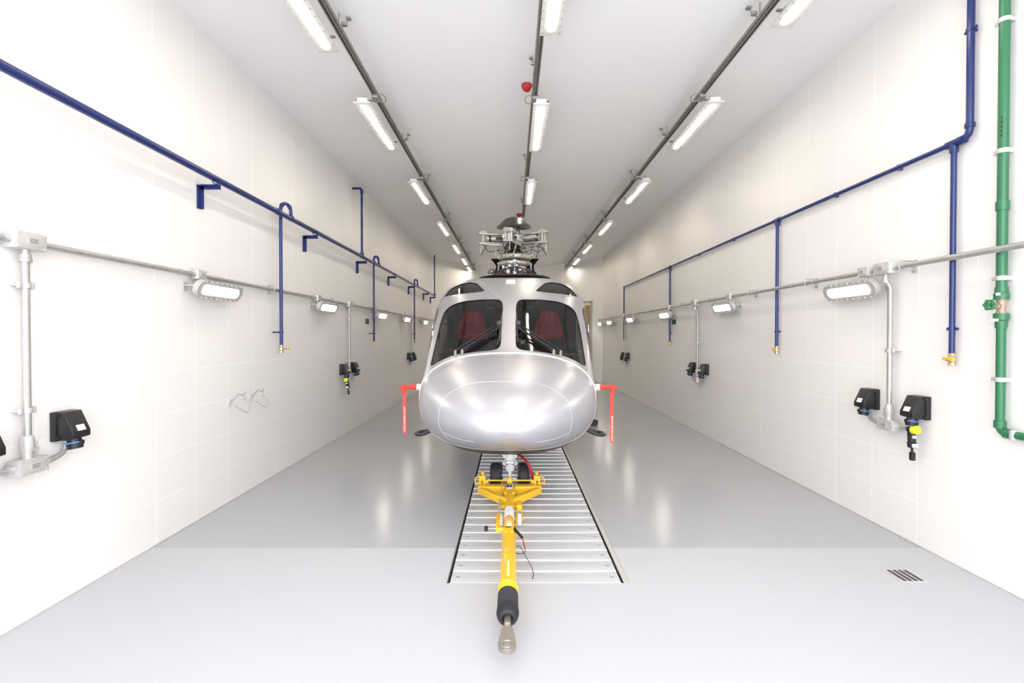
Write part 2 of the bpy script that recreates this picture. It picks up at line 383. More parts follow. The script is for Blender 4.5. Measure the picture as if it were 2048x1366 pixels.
def skin(sl, cap0=False, cap1=False, belly=False):
    t = bmesh.new(); rings = [[t.verts.new(surf(s, 2*PI*k/NA)) for k in range(NA)] for s in sl]
    for A, B in zip(rings, rings[1:]):
        for k in range(NA):
            fc = t.faces.new((A[k], A[(k+1) % NA], B[(k+1) % NA], B[k]))
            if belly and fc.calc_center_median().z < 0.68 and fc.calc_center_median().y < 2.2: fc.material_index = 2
    if cap0: t.faces.new(rings[0])
    if cap1: t.faces.new(rings[-1])
    bmesh.ops.recalc_face_normals(t, faces=t.faces)
    return t
full = skin(ss+ss2[1:], True, True)
full.faces.ensure_lookup_table(); full.normal_update()
bvh = BVHTree.FromBMesh(full)
def onskin(x, z, off=0.0):
    h = bvh.ray_cast(Vector((x, -3, z)), Vector((0, 1, 0)))
    if h[0] is None: return None
    n = h[1] if h[1].y < 0 else -h[1]
    return h[0]+n*off
def bake(t, name, mats, thick, cutters, parent):
    me = bpy.data.meshes.new(name); t.to_mesh(me); t.free()
    for m in mats: me.materials.append(m)
    o = bpy.data.objects.new(name, me); col.objects.link(o)
    m = o.modifiers.new('s', 'SOLIDIFY'); m.thickness = thick; m.offset = -1; m.material_offset = 1; m.material_offset_rim = 0
    cs = []
    for cb in cutters:
        co = cb.build('cutter', M['silver']); cs.append(co)
        b = o.modifiers.new('b', 'BOOLEAN'); b.operation = 'DIFFERENCE'; b.solver = 'EXACT'; b.object = co
    bpy.context.view_layer.update()
    dg = bpy.context.evaluated_depsgraph_get(); me2 = bpy.data.meshes.new_from_object(o.evaluated_get(dg))
    bpy.data.objects.remove(o)
    for co in cs: bpy.data.objects.remove(co)
    t = bmesh.new(); t.from_mesh(me2)
    for e in t.edges: e.smooth = len(e.link_faces) == 2 and e.calc_face_angle(0) < math.radians(32)
    for f_ in t.faces: f_.smooth = True
    me3 = bpy.data.meshes.new(name); t.to_mesh(me3); t.free()
    for m in mats: me3.materials.append(m)
    r = bpy.data.objects.new(name, me3); col.objects.link(r); r.parent = parent
    return r
def rounded(poly, r=0.03, n=4):
    out = []; N_ = len(poly)
    for i in range(N_):
        p = Vector(poly[i]); a = Vector(poly[i-1])-p; b = Vector(poly[(i+1) % N_])-p
        ra = min(r, a.length*0.45); rb = min(r, b.length*0.45); A = p+a.normalized()*ra; B = p+b.normalized()*rb
        for k in range(n+1):
            t = k/n; out.append(A*(1-t)**2+p*2*t*(1-t)+B*t*t)
    return out
SCR = [(.078, 2.12), (.115, 2.192), (.36, 2.193), (.58, 2.173), (.72, 2.13), (.805, 2.055), (.828, 1.935), (.828, 1.70), (.815, 1.515), (.80, 1.425), (.71, 1.482), (.62, 1.525), (.535, 1.552), (.33, 1.583), (.165, 1.598), (.105, 1.612), (.080, 1.65)]
EYE = [(.90, 2.262), (.83, 2.385), (.71, 2.462), (.56, 2.482), (.46, 2.455), (.32, 2.318), (.50, 2.294), (.70, 2.282)]
SIDE = [(1.36, 1.30), (1.44, 1.45), (1.60, 1.6), (1.73, 1.7), (1.96, 1.85), (2.15, 2.0), (2.36, 2.11), (2.95, 2.14), (3.02, 2.05), (3.02, 1.35), (2.9, 1.25), (1.42, 1.25)]
CABIN = [[(3.35, 1.5), (3.35, 2.1), (4.25, 2.1), (4.25, 1.5)], [(4.5, 1.5), (4.5, 2.1), (5.4, 2.1), (5.4, 1.5)]]
cut = []
polys = []
for sg in (-1, 1):
    P = rounded([(sg*a, b) for a, b in SCR], 0.07, 5); polys.append(('windscreen', P, 0.4, 2.35)); cut.append(MB().prism([(p.x, 0.4, p.y) for p in P], (0, 1.95, 0)))
    P = rounded([(sg*a, b) for a, b in EYE], 0.03); polys.append(('eyebrow_window', P, 1.6, 3.2)); cut.append(MB().prism([(p.x, 1.6, p.y) for p in P], (0, 1.6, 0)))
    for Q in [SIDE]+CABIN:
        P = rounded(Q, 0.07); cut.append(MB().prism([(sg*0.7, p.x, p.y) for p in P], (sg*0.8, 0, 0)))
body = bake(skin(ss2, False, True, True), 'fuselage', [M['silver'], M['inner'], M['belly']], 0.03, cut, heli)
rad = bake(skin(ss, True, False), 'radome', [M['silver'], M['inner']], 0.02, [], heli)
# window panes: dense grid in the outline, dropped onto the skin, pulled 8 mm in
def pane(P, name, mat_, off=-0.008):
    t = bmesh.new(); xs = [p.x for p in P]; zs = [p.y for p in P]
    vs = [t.verts.new((p.x, 0, p.y)) for p in P]; t.faces.new(vs)
    def cuts(lo, hi, ax):
        n = int((hi-lo)/0.035)+1
        for k in range(1, n):
            v = lo+(hi-lo)*k/n; co = (v, 0, 0) if ax == 0 else (0, 0, v); no = (1, 0, 0) if ax == 0 else (0, 0, 1)
            bmesh.ops.bisect_plane(t, geom=t.verts[:]+t.edges[:]+t.faces[:], plane_co=co, plane_no=no)
    cuts(min(xs), max(xs), 0); cuts(min(zs), max(zs), 2)
    bad = []
    for v in t.verts:
        h = onskin(v.co.x, v.co.z, off)
        if h is None: bad.append(v)
        else: v.co = h
    if bad: bmesh.ops.delete(t, geom=bad, context='VERTS')
    bmesh.ops.recalc_face_normals(t, faces=t.faces)
    mb = MB(); mb.add(t); return mb.build(name, mat_, heli, smooth=80)
def sidepane(Q, sg, name):
    P = rounded(Q, 0.07); t = bmesh.new(); vs = [t.verts.new((0, p.x, p.y)) for p in P]; t.faces.new(vs)
    for ax, lo, hi in ((1, min(p.x for p in P), max(p.x for p in P)), (2, min(p.y for p in P), max(p.y for p in P))):
        n = int((hi-lo)/0.06)+1
        for k in range(1, n):
            v = lo+(hi-lo)*k/n; co = (0, v, 0) if ax == 1 else (0, 0, v); no = (0, 1, 0) if ax == 1 else (0, 0, 1)
            bmesh.ops.bisect_plane(t, geom=t.verts[:]+t.edges[:]+t.faces[:], plane_co=co, plane_no=no)
    for v in t.verts:
        h = bvh.ray_cast(Vector((sg*3, v.co.y, v.co.z)), Vector((-sg, 0, 0)))
        if h[0] is not None: v.co.x = h[0].x-sg*0.008
    bmesh.ops.recalc_face_normals(t, faces=t.faces)
    mb = MB(); mb.add(t); return mb.build(name, M['glassd'], heli, smooth=80)
for nm, P, a, b in polys: pane(P, nm, M['glass'])
for sg in (-1, 1):
    sidepane(SIDE, sg, 'cockpit_door_window')
    for Q in CABIN: sidepane(Q, sg, 'cabin_window')
# pale frame along the radome seam
sm = MB(); sm.tube([surf(0.97, 2*PI*k/96) for k in range(96)], [0.003+0.007*max(0, math.sin(2*PI*k/96))**.5 for k in range(96)], 6, closed=True)
sm.build('radome_frame', M['lipm'], heli)
rv = MB()
for k in range(96):
    a = 2*PI*(k+.5)/96; p = surf(0.90, a); rv.ball(p, 0.0035)
for sg in (-1, 1):
    L_ = [(-.509, 2.54), (-.40, 2.46), (-.299, 2.377), (-.2, 2.285), (-.14, 2.225)]
    for i in range(26):
        u = i/25*4; j = min(int(u), 3); q = u-j
        x_ = L_[j][0]*(1-q)+L_[j+1][0]*q; z_ = L_[j][1]*(1-q)+L_[j+1][1]*q
        h = onskin(sg*-x_, z_, 0.0)
        if h: rv.ball(h, 0.004)
    for i in range(34):
        h = onskin(sg*(0.12+i*0.0215), 2.225-0.35*max(0, (i/33)-0.62)**2, 0)
        if h: rv.ball(h, 0.0035)
rv.build('rivet_row', M['plate'], heli)['kind'] = 'stuff'
pn = MB()
for poly in ([(-.57, .86), (-.60, .95), (-.6, 1.05), (-.575, 1.15), (-.53, 1.215), (-.40, 1.292), (-.236, 1.328), (.03, 1.336), (.30, 1.316), (.458, 1.242), (.545, 1.17), (.58, 1.05), (.58, .95), (.56, .87)],
             [(-.56, .88), (-.42, .845), (-.27, .835)], [(.56, .88), (.42, .845), (.27, .835)], [(-.57, .86), (-.52, .79)], [(.56, .87), (.52, .79)]):
    pts = [onskin(p.x, p.y, 0.0003) for p in spline([(a, b, 0) for a, b in poly], 6)]
    pn.tube([p for p in pts if p], 0.0014, 5)
pn.build('panel_line', M['lipm'], heli)
lb = MB(); c0 = onskin(0.0, 2.46, 0.012); q = Matrix.Rotation(math.radians(-58), 3, 'X')
lb.box(c0, (0.125, 0.012, 0.135), Matrix.Rotation(math.radians(-60), 3, 'X'), bev=0.02, seg=4)
lb.build('roof_light', M['white'], heli)['label'] = 'small white rounded cover on the cockpit roof'
# bright windscreen centre post seal (black gasket round each pane)
for nm, P, a, b in polys[::2]:
    g = MB(); pts = [onskin(p.x, p.y, -0.004) for p in P]; pts = [p for p in pts if p]
    g.tube(pts, 0.006, 6, closed=True); g.build('window_seal', M['black'], heli)
# cockpit
ck = MB(); ck.box((0, 3.25, 1.5), (1.9, 0.04, 1.65)).box((0, 2.5, 0.95), (1.8, 1.5, 0.04)); ck.build('cockpit_bulkhead', M['inner'], heli)
gs = MB(); gs.prism([(-.80, 1.52, 1.50), (.80, 1.52, 1.50), (.80, 1.95, 1.54), (-.80, 1.95, 1.54)], (0, 0, 0.05), 0.012)
gs.box((0, 1.9, 1.36), (1.5, 0.06, 0.34)); gs.box((0.0, 1.85, 1.62), (0.26, 0.2, 0.16), bev=0.02); gs.build('instrument_panel', M['black'], heli)
oc = MB(); oc.box((0, 2.35, 2.13), (0.34, 0.5, 0.07), bev=0.02)
for sx in (-.62, -.30, .34, .66): oc.tube(spline([(sx, 2.2, 2.22), (sx*1.05, 2.5, 2.2), (sx*1.15, 2.9, 2.0), (sx*1.2, 3.1, 1.4)], 4), 0.018, 8)
oc.build('overhead_panel', M['dark'], heli)
for sx in (-.54, .52):
    st = MB(); st.box((sx, 2.75, 1.18), (0.5, 0.5, 0.12), bev=0.04).box((sx, 2.96, 1.62), (0.52, 0.12, 0.85), bev=0.05).box((sx*1.0, 2.95, 1.45), (0.66, 0.1, 0.5), bev=0.04).box((sx, 2.8, 1.05), (0.3, 0.3, 0.2))
    st.build('pilot_seat', M['dark'], heli)
ct = MB(); ct.box((0.0, 3.15, 1.78), (0.30, 0.1, 0.34), bev=0.02).box((0, 3.08, 1.62), (0.34, 0.04, 0.05)); ct.build('avionics_console', M['black'], heli)
for q, d in (((0.14, 3.05, 1.655), (0.13, 0.02, 0.06)), ((-0.14, 3.05, 1.655), (0.13, 0.02, 0.06)), ((-0.26, 2.5, 2.12), (.09, .01, .03)), ((.26, 2.5, 2.12), (.09, .01, .03))): MB().box(q, d).build('placard', M['plate'], heli)
# wipers
for sg in (-1, 1):
    wp = MB(); A = onskin(sg*.47, 1.575, .03); B = onskin(sg*.54, 1.565, .03); Cc = onskin(sg*.10, 1.80, .045); D = onskin(sg*.12, 1.845, .045)
    wp.cyl(A, Cc, .013, .010, 8).cyl(B, onskin(sg*.16, 1.80, .055), .011, .008, 8).cyl(Cc, D, .012, seg=8)
    wp.tube([onskin(sg*(.098-.0012*k), 1.665+k*.03, .026) for k in range(11)], .009, 6)
    wp.box(onskin(sg*.105, 1.845, .05), (.06, .05, .06), bev=.01)
    w1 = wp.build('wiper', M['black'], heli)
    wb = MB(); wb.cyl(onskin(sg*.47, 1.55, -.01), A, .017, .014, 12).cyl(onskin(sg*.54, 1.54, -.01), B, .016, .013, 12); wb.build('wiper_pivot', M['strut'], w1)
# pitot probes
for sg in (-1, 1):
    pt = MB(); pt.tube([(sg*.76, 1.08, 1.20), (sg*.86, 1.06, 1.205), (sg*.90, 1.05, 1.21), (sg*.955, 1.03, 1.215)], [.055, .04, .035, .033], 16)
    pt.cyl((sg*.95, 1.03, 1.215), (sg*1.06, .98, 1.22), .014, seg=10)
    for k in range(4): pt.mat(1).box((sg*(.90+.012*k), 1.015, 1.226), (.008, .002, .012))
    pt.build('pitot_probe', [M['white'], M['ink']], heli)
# boarding steps
for sg in (-1, 1):
    sp_ = MB(); pts = [(sg*.60, 2.05, .74), (sg*.92, 2.02, .60), (sg*1.06, 2.0, .535), (sg*1.15, 2.03, .52), (sg*1.18, 2.12, .515), (sg*1.14, 2.22, .52), (sg*1.05, 2.24, .535), (sg*.9, 2.24, .60), (sg*.60, 2.26, .74)]
    sp_.tube(spline(pts, 5), .021, 8); sp_.box((sg*1.165, 2.12, .525), (.05, .16, .012), bev=.004); sp_.build('boarding_step', M['dark'], heli)
# nose gear: strut white, two wheels
ng = MB(); gx = 0.012
ng.lathe([(.088, .0), (.085, -.03), (.066, -.045), (.064, -.10), (.068, -.11), (.068, -.13), (.058, -.17), (.045, -.20), (.028, -.205), (.026, -.30)], (gx, 1.57, .47))
for sg in (-1, 1):
    ng.prism([(gx+sg*.05, 1.50, .44), (gx+sg*.11, 1.50, .44), (gx+sg*.075, 1.50, .37), (gx+sg*.05, 1.50, .36)], (0, .05, 0)).cyl((gx+sg*.06, 1.51, .30), (gx+sg*.075, 1.51, .30), .016, seg=10).tube(arc((gx+sg*.045, 1.49, .31), (sg, 0, 0), (0, 0, 1), .03, -PI/2, PI/2, 8), .007, 6)
for k in range(5): ng.ball((gx-.05+.025*k, 1.505, .33-.012*abs(k-2)), .009)
ng.box((gx, 1.50, .315), (.09, .05, .035), bev=.01).ring((gx, 1.47, .255), (0, 1, .25), .040, .009, 24).ring((gx, 1.475, .255), (0, 1, .25), .022, .008, 20).box((gx, 1.49, .262), (.05, .02, .04), bev=.008)
ng.bar((gx, 1.46, .22), (gx, 1.44, .14), .022, .02, .004).box((gx, 1.47, .145), (.06, .04, .03), bev=.008)
ng.box((gx, 1.50, .125), (.175, .08, .045), bev=.015).cyl((gx-.21, 1.55, .148), (gx+.21, 1.55, .148), .022).cyl((gx, 1.42, .14), (gx, 1.46, .14), .014, seg=10)
nose = ng.build('nose_gear', M['white'], heli)
for sx in (-.157, .157):
    ty = MB(); ty.lathe([(.08, -.062), (.12, -.068), (.137, -.058), (.145, -.042), (.139, -.040), (.139, -.034), (.146, -.032), (.147, -.018), (.140, -.016), (.140, -.010), (.148, -.008), (.148, .008), (.140, .010), (.140, .016), (.147, .018), (.146, .032), (.139, .034), (.139, .040), (.145, .042), (.137, .058), (.12, .068), (.08, .062)], (gx+sx, 1.55, .148), (1, 0, 0), 48)
    tw = ty.build('tyre', M['tyre'], nose)
    hb = MB(); hb.lathe([(.0, -.045), (.04, -.05), (.085, -.05), (.085, .05), (.04, .05), (0, .045)], (gx+sx, 1.55, .148), (1, 0, 0), 24); hb.build('wheel_hub', M['white'], nose)
# main gear
for sg in (-1, 1):
    mg = MB(); mg.lathe([(.0, -.5), (.12, -.42), (.2, -.2), (.22, .1), (.17, .5), (.05, .8), (0, .85)], (sg*.98, 5.9, .85), (0, 1, 0), 24); mg.build('sponson', M['silver'], heli)
    lg = MB(); lg.cyl((sg*.95, 5.88, .8), (sg*1.0, 5.88, .25), .05).cyl((sg*.88, 5.88, .22), (sg*1.1, 5.88, .22), .03); lgo = lg.build('main_gear_leg', M['white'], heli)
    ty = MB(); ty.lathe([(.1, -.08), (.19, -.085), (.22, -.05), (.223, 0), (.22, .05), (.19, .085), (.1, .08)], (sg*1.02, 5.88, .223), (1, 0, 0), 40); ty.build('tyre', M['tyre'], lgo)
    hb = MB(); hb.lathe([(0, -.05), (.11, -.06), (.11, .06), (0, .05)], (sg*1.02, 5.88, .223), (1, 0, 0), 24); hb.build('wheel_hub', M['white'], lgo)
# belly antenna, drain mast
MB().cyl((-.36, 2.0, .47), (-.36, 2.0, .36), .012).build('drain_mast', M['white'], heli)
# engine cowlings and tail
en = MB()
for sg in (-1, 1): en.lathe([(.0, 0), (.16, .02), (.22, .2), (.25, .8), (.22, 1.5), (.12, 1.9), (.1, 2.0)], (sg*.42, 5.55, 2.66), (0, 1, 0), 24)
en.box((0, 6.4, 2.7), (.8, 1.7, .4), bev=.12); en.build('engine_cowling', M['silver'], heli)
tf = MB(); tf.prism([(-.05, 11.7, 2.0), (-.05, 12.9, 2.0), (-.05, 13.7, 3.7), (-.05, 13.2, 3.7)], (.1, 0, 0), .02); tf.build('tail_fin', M['silver'], heli)
ts = MB(); ts.box((0, 11.9, 2.0), (2.6, .55, .06), bev=.02); ts.build('tailplane', M['silver'], heli)
tr = MB()
for k in range(4): tr.bar((.12, 13.2, 3.1), (.12, 13.2+1.1*math.cos(k*PI/2+.6), 3.1+1.1*math.sin(k*PI/2+.6)), .02, .14)
tr.cyl((0, 13.2, 3.1), (.2, 13.2, 3.1), .08); tr.build('tail_rotor', M['dark'], heli)

# rotor head (hub axis at local y 4.75)
hx, hy = 0.035, 4.75
gb = MB(); gb.lathe([(.34, 2.60), (.34, 2.70), (.28, 2.74), (.22, 2.78), (.2, 2.9), (.17, 2.93), (.17, 3.0), (.14, 3.0)], (hx, hy, 0))
for k in range(10):
    a = k*PI/5; gb.cyl((hx+.26*math.cos(a), hy+.26*math.sin(a), 2.70), (hx+.26*math.cos(a), hy+.26*math.sin(a), 2.83), .022, seg=8)
gb.box((hx-.1, hy-.24, 2.86), (.10, .08, .10), bev=.02).box((hx+.12, hy-.22, 2.90), (.14, .08, .09), bev=.02).box((hx, hy-.27, 2.80), (.07, .05, .12), bev=.01)
gear = gb.build('rotor_gearbox', M['cream'], heli)
for sg in (-1, 1):
    cs = MB(); cs.cyl((hx+sg*.44, hy-.1, 2.74), (hx+sg*.18, hy-.12, 2.93), .022, seg=10).build('gearbox_strut', M['copper'], heli)
    cs = MB(); cs.cyl((hx+sg*.36, hy-.2, 2.72), (hx+sg*.2, hy-.2, 2.90), .018, seg=10).build('gearbox_strut', M['copper'], heli)
hz = MB()
for k in range(9):
    a = random.uniform(0, 2*PI)
    x = hx-.32+.08*k
    hz.tube(spline([(x, hy-.34, 2.72), (x+random.uniform(-.08, .08), hy-.3, 2.84+random.uniform(0, .08)), (x+random.uniform(-.15, .15), hy-.26, 2.80+random.uniform(-.05, .08)), (hx+(x-hx)*.4, hy-.2, 2.92)], 5), .008, 6)
for sg in (-1, 1): hz.tube(spline([(hx+sg*.5, hy-.3, 2.73), (hx+sg*.36, hy-.3, 2.79), (hx+sg*.22, hy-.28, 2.88), (hx, hy-.3, 2.93)], 6), .011, 6)
hz.build('hydraulic_hose', M['dark'], heli)
dk = MB(); dk.lathe([(.50, .0), (.60, .012), (.60, .024), (.50, .035)], (hx, hy-.9+.55, 2.705), (0, 0, 1), 48)
for sg in (-1, 1): dk.box((hx+sg*.44, hy+.2, 2.68), (.2, .9, .06), bev=.02)
dk.build('deck_edge', M['dark'], heli)
for sg in (-1, 1):
    vp = MB(); vp.prism([(hx+sg*.44, hy+.3, 3.16), (hx+sg*.24, hy+.3, 3.16), (hx+sg*.20, hy+.3, 3.0), (hx+sg*.2, hy+.3, 2.68), (hx+sg*.40, hy+.3, 2.68), (hx+sg*.38, hy+.3, 2.88), (hx+sg*.34, hy+.3, 3.03)], (0, .05, 0))
    vp.build('cowling_bracket', M['void'], heli)
sw = MB(); sw.lathe([(.15, 2.96), (.26, 2.985), (.275, 3.0), (.275, 3.04), (.24, 3.06), (.18, 3.04)], (hx-.02, hy, 0))
for k in range(8):
    a = k*PI/4+.2; sw.cyl((hx+.25*math.cos(a), hy+.25*math.sin(a), 3.02), (hx+.31*math.cos(a), hy+.31*math.sin(a), 3.02), .022, seg=10)
sw.cyl((hx, hy-.29, 3.05), (hx, hy-.29, 2.86), .014, seg=8).box((hx, hy-.29, 3.035), (.07, .04, .05), bev=.008)
for sg in (-1, 1): sw.tube([(hx+sg*.28, hy-.05, 3.03), (hx+sg*.29, hy-.05, 2.9), (hx+sg*.27, hy-.05, 2.78)], .016, 8)
sw.build('fixed_swashplate', M['cream'], heli)
s2 = MB(); s2.lathe([(.16, 3.08), (.28, 3.09), (.30, 3.11), (.30, 3.15), (.27, 3.175), (.17, 3.17)], (hx, hy, 0))
s2.mat(1)
for k in range(10):
    a = k*PI/5+.1; s2.cyl((hx+.295*math.cos(a), hy+.295*math.sin(a), 3.13), (hx+.306*math.cos(a), hy+.306*math.sin(a), 3.13), .012, seg=10)
s2.mat(0)
for k in range(5):
    a = math.radians(-100+72*k); s2.box((hx+.29*math.cos(a), hy+.29*math.sin(a), 3.135), (.07, .07, .055), Matrix.Rotation(a, 3, 'Z'), bev=.012)
s2.build('rotating_swashplate', [M['cream'], M['ink']], heli)
ms = MB(); ms.lathe([(.14, 3.17), (.14, 3.22), (.11, 3.26), (.10, 3.27), (.1, 3.40)], (hx, hy, 0)); ms.build('rotor_mast', M['black'], heli)
hc = MB(); hc.lathe([(.10, 3.38), (.20, 3.39), (.22, 3.42), (.22, 3.51), (.18, 3.54), (.10, 3.56), (.09, 3.60)], (hx, hy, 0))
for k in range(10):
    a = k*PI/5; hc.cyl((hx+.17*math.cos(a), hy+.17*math.sin(a), 3.53), (hx+.17*math.cos(a), hy+.17*math.sin(a), 3.57), .014, seg=8)
hub = hc.build('rotor_hub', M['cream'], heli)
for k in range(5):
    a = math.radians(-100+72*k); R_ = Matrix.Rotation(a, 3, 'Z'); o_ = Vector((hx, hy, 0))
    def L(x, y, z): return o_+R_ @ Vector((x, y, 3.455+(z-3.525)*.85 if z > 3.3 else z))
    g = MB()
    g.box(L(.36, 0, 3.61), (.46, .13, .022), R_, bev=.008).box(L(.36, 0, 3.435), (.46, .13, .022), R_, bev=.008)
    g.tube([L(.16, 0, 3.525), L(.30, 0, 3.525), L(.42, 0, 3.525), L(.50, 0, 3.525)], [.05, .055, .045, .06], 16)
    g.box(L(.56, 0, 3.625), (.15, .17, .03), R_, bev=.01).box(L(.56, 0, 3.425), (.15, .17, .03), R_, bev=.01)
    g.box(L(.56, 0, 3.66), (.10, .15, .025), R_, bev=.01)
    g.cyl(L(.56, .05, 3.41), L(.56, .05, 3.64), .016, seg=10).cyl(L(.56, -.05, 3.41), L(.56, -.05, 3.64), .016, seg=10)
    g.tube([L(.2, .12, 3.40), L(.32, .15, 3.38), L(.45, .1, 3.40), L(.55, .07, 3.41)], [.022, .03, .022, .014], 10)
    g.mat(1)
    for q in (-.03, .03): g.cyl(L(.636, q, 3.625), L(.640, q, 3.625), .007, seg=8).cyl(L(.636, q, 3.425), L(.640, q, 3.425), .007, seg=8)
    g.box(L(.47, 0, 3.525), (.03, .10, .07), R_, bev=.01).box(L(.28, .07, 3.525), (.12, .012, .05), R_).box(L(.28, -.07, 3.525), (.12, .012, .05), R_).box(L(.33, 0, 3.46), (.22, .08, .012), R_)
    g.build('blade_grip', [M['cream'], M['ink']], hub)
    for q in (.44, .20): MB().ring(L(q, 0, 3.525), R_ @ Vector((1, 0, 0)), .050, .014, 20).build('elastomeric_bearing', M['black'], hub)
    dp = MB(); dp.cyl(L(.22, -.12, 3.52), L(.48, -.10, 3.53), .028, seg=12).cyl(L(.30, -.115, 3.52), L(.40, -.105, 3.52), .036, seg=12); dp.build('damper', M['cream'], hub)
    pk = MB(); pk.cyl(L(.33, .03, 3.15), L(.36, .1, 3.40), .012, seg=8).ball(L(.33, .03, 3.16), .024).ball(L(.36, .1, 3.40), .024); pk.build('pitch_link', M['cream'], hub)
    wr = MB(); wr.tube(spline([L(.5, .06, 3.40), L(.52, .10, 3.30), L(.48, .06, 3.24), L(.40, .10, 3.22), L(.34, .02, 3.26), L(.22, .08, 3.24)], 5), .0055, 5)
    wr.tube(spline([L(.56, -.06, 3.42), L(.50, -.1, 3.34), L(.55, -.04, 3.27), L(.58, .02, 3.20), L(.60, .04, 3.16)], 5), .006, 5); wr.build('bonding_wire', M['black'], hub)
    tg = MB(); tg.cyl(L(.6, .03, 3.41), L(.6, .03, 3.20), .004, seg=6).cyl(L(.55, -.06, 3.41), L(.62, -.06, 3.26), .003, seg=6); tg.build('tie_cord', M['white'], hub)
MB().box((hx-.02, hy-.12, 3.39), (.06, .04, .05), bev=.01).build('blue_connector', M['bluep'], hub)['label'] = 'blue connector below the hub'
dm = MB(); dm.lathe([(.12, .03), (.25, .012), (.305, -.01), (.312, 0), (.30, .02), (.25, .06), (.20, .11), (.14, .155), (.08, .18), (0, .19), ], (hx-.015, hy, 3.655), (0, 0, 1), 48); dm.cyl((hx, hy, 3.54), (hx, hy, 3.70), .10); capo = dm.build('hub_cap', M['dome'], heli)
xx_ = MB()
for k in range(14):
    a = PI+k*PI/13; r_ = random.uniform(.2, .3); zz = random.uniform(2.76, 3.0)
    xx_.box((hx+r_*math.cos(a), hy+r_*math.sin(a), zz), (random.uniform(.02, .06), .03, random.uniform(.02, .06)), bev=.006)
xx_.build('gearbox_fitting', M['alum'], gear)
xx_ = MB()
for k in range(9):
    a = PI+k*PI/8; r_ = .235; zz = random.uniform(2.78, 2.98)
    xx_.cyl((hx+r_*math.cos(a), hy+r_*math.sin(a), zz), (hx+(r_+.03)*math.cos(a), hy+(r_+.03)*math.sin(a), zz), random.uniform(.008, .016), seg=8)
xx_.build('gearbox_port', M['ink'], gear)
xx_ = MB()
for k in range(12):
    a = random.uniform(PI, 2*PI); xx_.tube(spline([(hx+.13*math.cos(a), hy+.13*math.sin(a), 3.36), (hx+.2*math.cos(a+.3), hy+.2*math.sin(a+.3), 3.30), (hx+.17*math.cos(a-.2), hy+.17*math.sin(a-.2), 3.25), (hx+.22*math.cos(a+.1), hy+.22*math.sin(a+.1), 3.17)], 4), .006, 5)
xx_.build('hub_wiring', M['ink'], hub)
piv = Vector((hx, hy, 3.0)); rx = Matrix.Rotation(math.radians(4.5), 3, 'X')
for o_ in (hub, capo):
    o_.rotation_euler = (math.radians(4.5), 0, 0); o_.location = piv-rx @ piv
full.free()

# red covers, ribbons (rest on / hang from the helicopter)
HM = rootmat(heli)
for sx, lab in ((-.55, 'red fabric cover over the seat behind the left windscreen'), (.52, 'red fabric cover over the seat behind the right windscreen')):
    c = HM @ Vector((sx, 2.93, 1.72)); t = bmesh.new(); rings = []
    for j in range(9):
        v = j/8; z = 1.70+v*.38; hw = .205+.02*(1-v)-.09*v**2.5; dp_ = .09-.035*v
        rings.append([t.verts.new((c.x+hw*math.copysign(abs(math.cos(2*PI*k/40))**.7, math.cos(2*PI*k/40))*(1+.05*math.sin(k*5)*(1-v)), c.y+(dp_+.013*math.sin(k*2.6+v*2))*math.copysign(abs(math.sin(2*PI*k/40))**.8, math.sin(2*PI*k/40)), z)) for k in range(40)])
    for A, B in zip(rings, rings[1:]):
        for k in range(40): t.faces.new((A[k], A[(k+1) % 40], B[(k+1) % 40], B[k]))
    tp = t.verts.new((c.x, c.y, 2.095))
    for k in range(40): t.faces.new((rings[-1][k], rings[-1][(k+1) % 40], tp))
    mb = MB(); mb.add(t); mb.box((c.x, c.y-.085, 1.73), (.43, .03, .06), bev=.012)
    tag(mb.build('seat_cover', M['redseat'], loc=c, smooth=50), lab, 'seat cover', 'red seat covers in the cockpit')
def ribbon(path, wd, mat_, name, parent, n=None, side=(1, 0, 0)):
    t = bmesh.new(); s_ = Vector(side).normalized()*wd/2; pts = spline(path, 6); nn = Vector((0, .0015, 0))
    A = [[t.verts.new(Vector(p)-s_+d) for d in (-nn, nn)]+[t.verts.new(Vector(p)+s_+d) for d in (nn, -nn)] for p in pts]
    for a, b in zip(A, A[1:]):
        for k in range(4): t.faces.new((a[k], a[(k+1) % 4], b[(k+1) % 4], b[k]))
    t.faces.new(A[0]); t.faces.new(A[-1][::-1]); bmesh.ops.recalc_face_normals(t, faces=t.faces)
    mb = MB(); mb.add(t); return mb.build(name, mat_, parent, world=True)
for sg, lab, zb in ((-1, 'orange-red pitot cover with hanging warning ribbon on the left nose probe', .745), (1, 'orange-red pitot cover with hanging warning ribbon on the right nose probe', .655)):
    b0 = HM @ Vector((sg*.962, 1.03, 1.216)); e0 = HM @ Vector((sg*1.075, .975, 1.222))
    pc = empty('pitot_cover', b0, 0, lab, 'cover', 'pitot covers on the nose probes')
    m_ = MB(); m_.tube([b0, b0.lerp(e0, .3), b0.lerp(e0, .7), e0], [.030, .022, .020, .026], 12).tube([e0, e0+Vector((0, -.005, -.03)), e0+Vector((sg*-.01, 0, -.075))], [.03, .028, .016], 12).cyl(e0, e0+Vector((sg*.04, -.03, 0)), .012, seg=8)
    m_.build('cover_sleeve', M['orange'], pc, world=True)
    top = e0+Vector((sg*-.012, -.012, -.05))
    ribbon([top, top+Vector((0, -.004, -.1)), Vector((top.x+.001, top.y, zb+.15)), Vector((top.x, top.y-.002, zb))], .036, M['orange'], 'ribbon', pc)
    tx = MB(); text_mesh(tx, 'REMOVE BEFORE FLIGHT', .0235, Matrix.Translation((top.x, top.y-.0062, zb+.145)) @ Matrix.Rotation(PI/2, 4, 'X') @ Matrix.Rotation(-PI/2, 4, 'Z')); tx.build('ribbon_lettering', M['paper'], pc, world=True)
lp = HM @ Vector((.075, 1.50, .415))
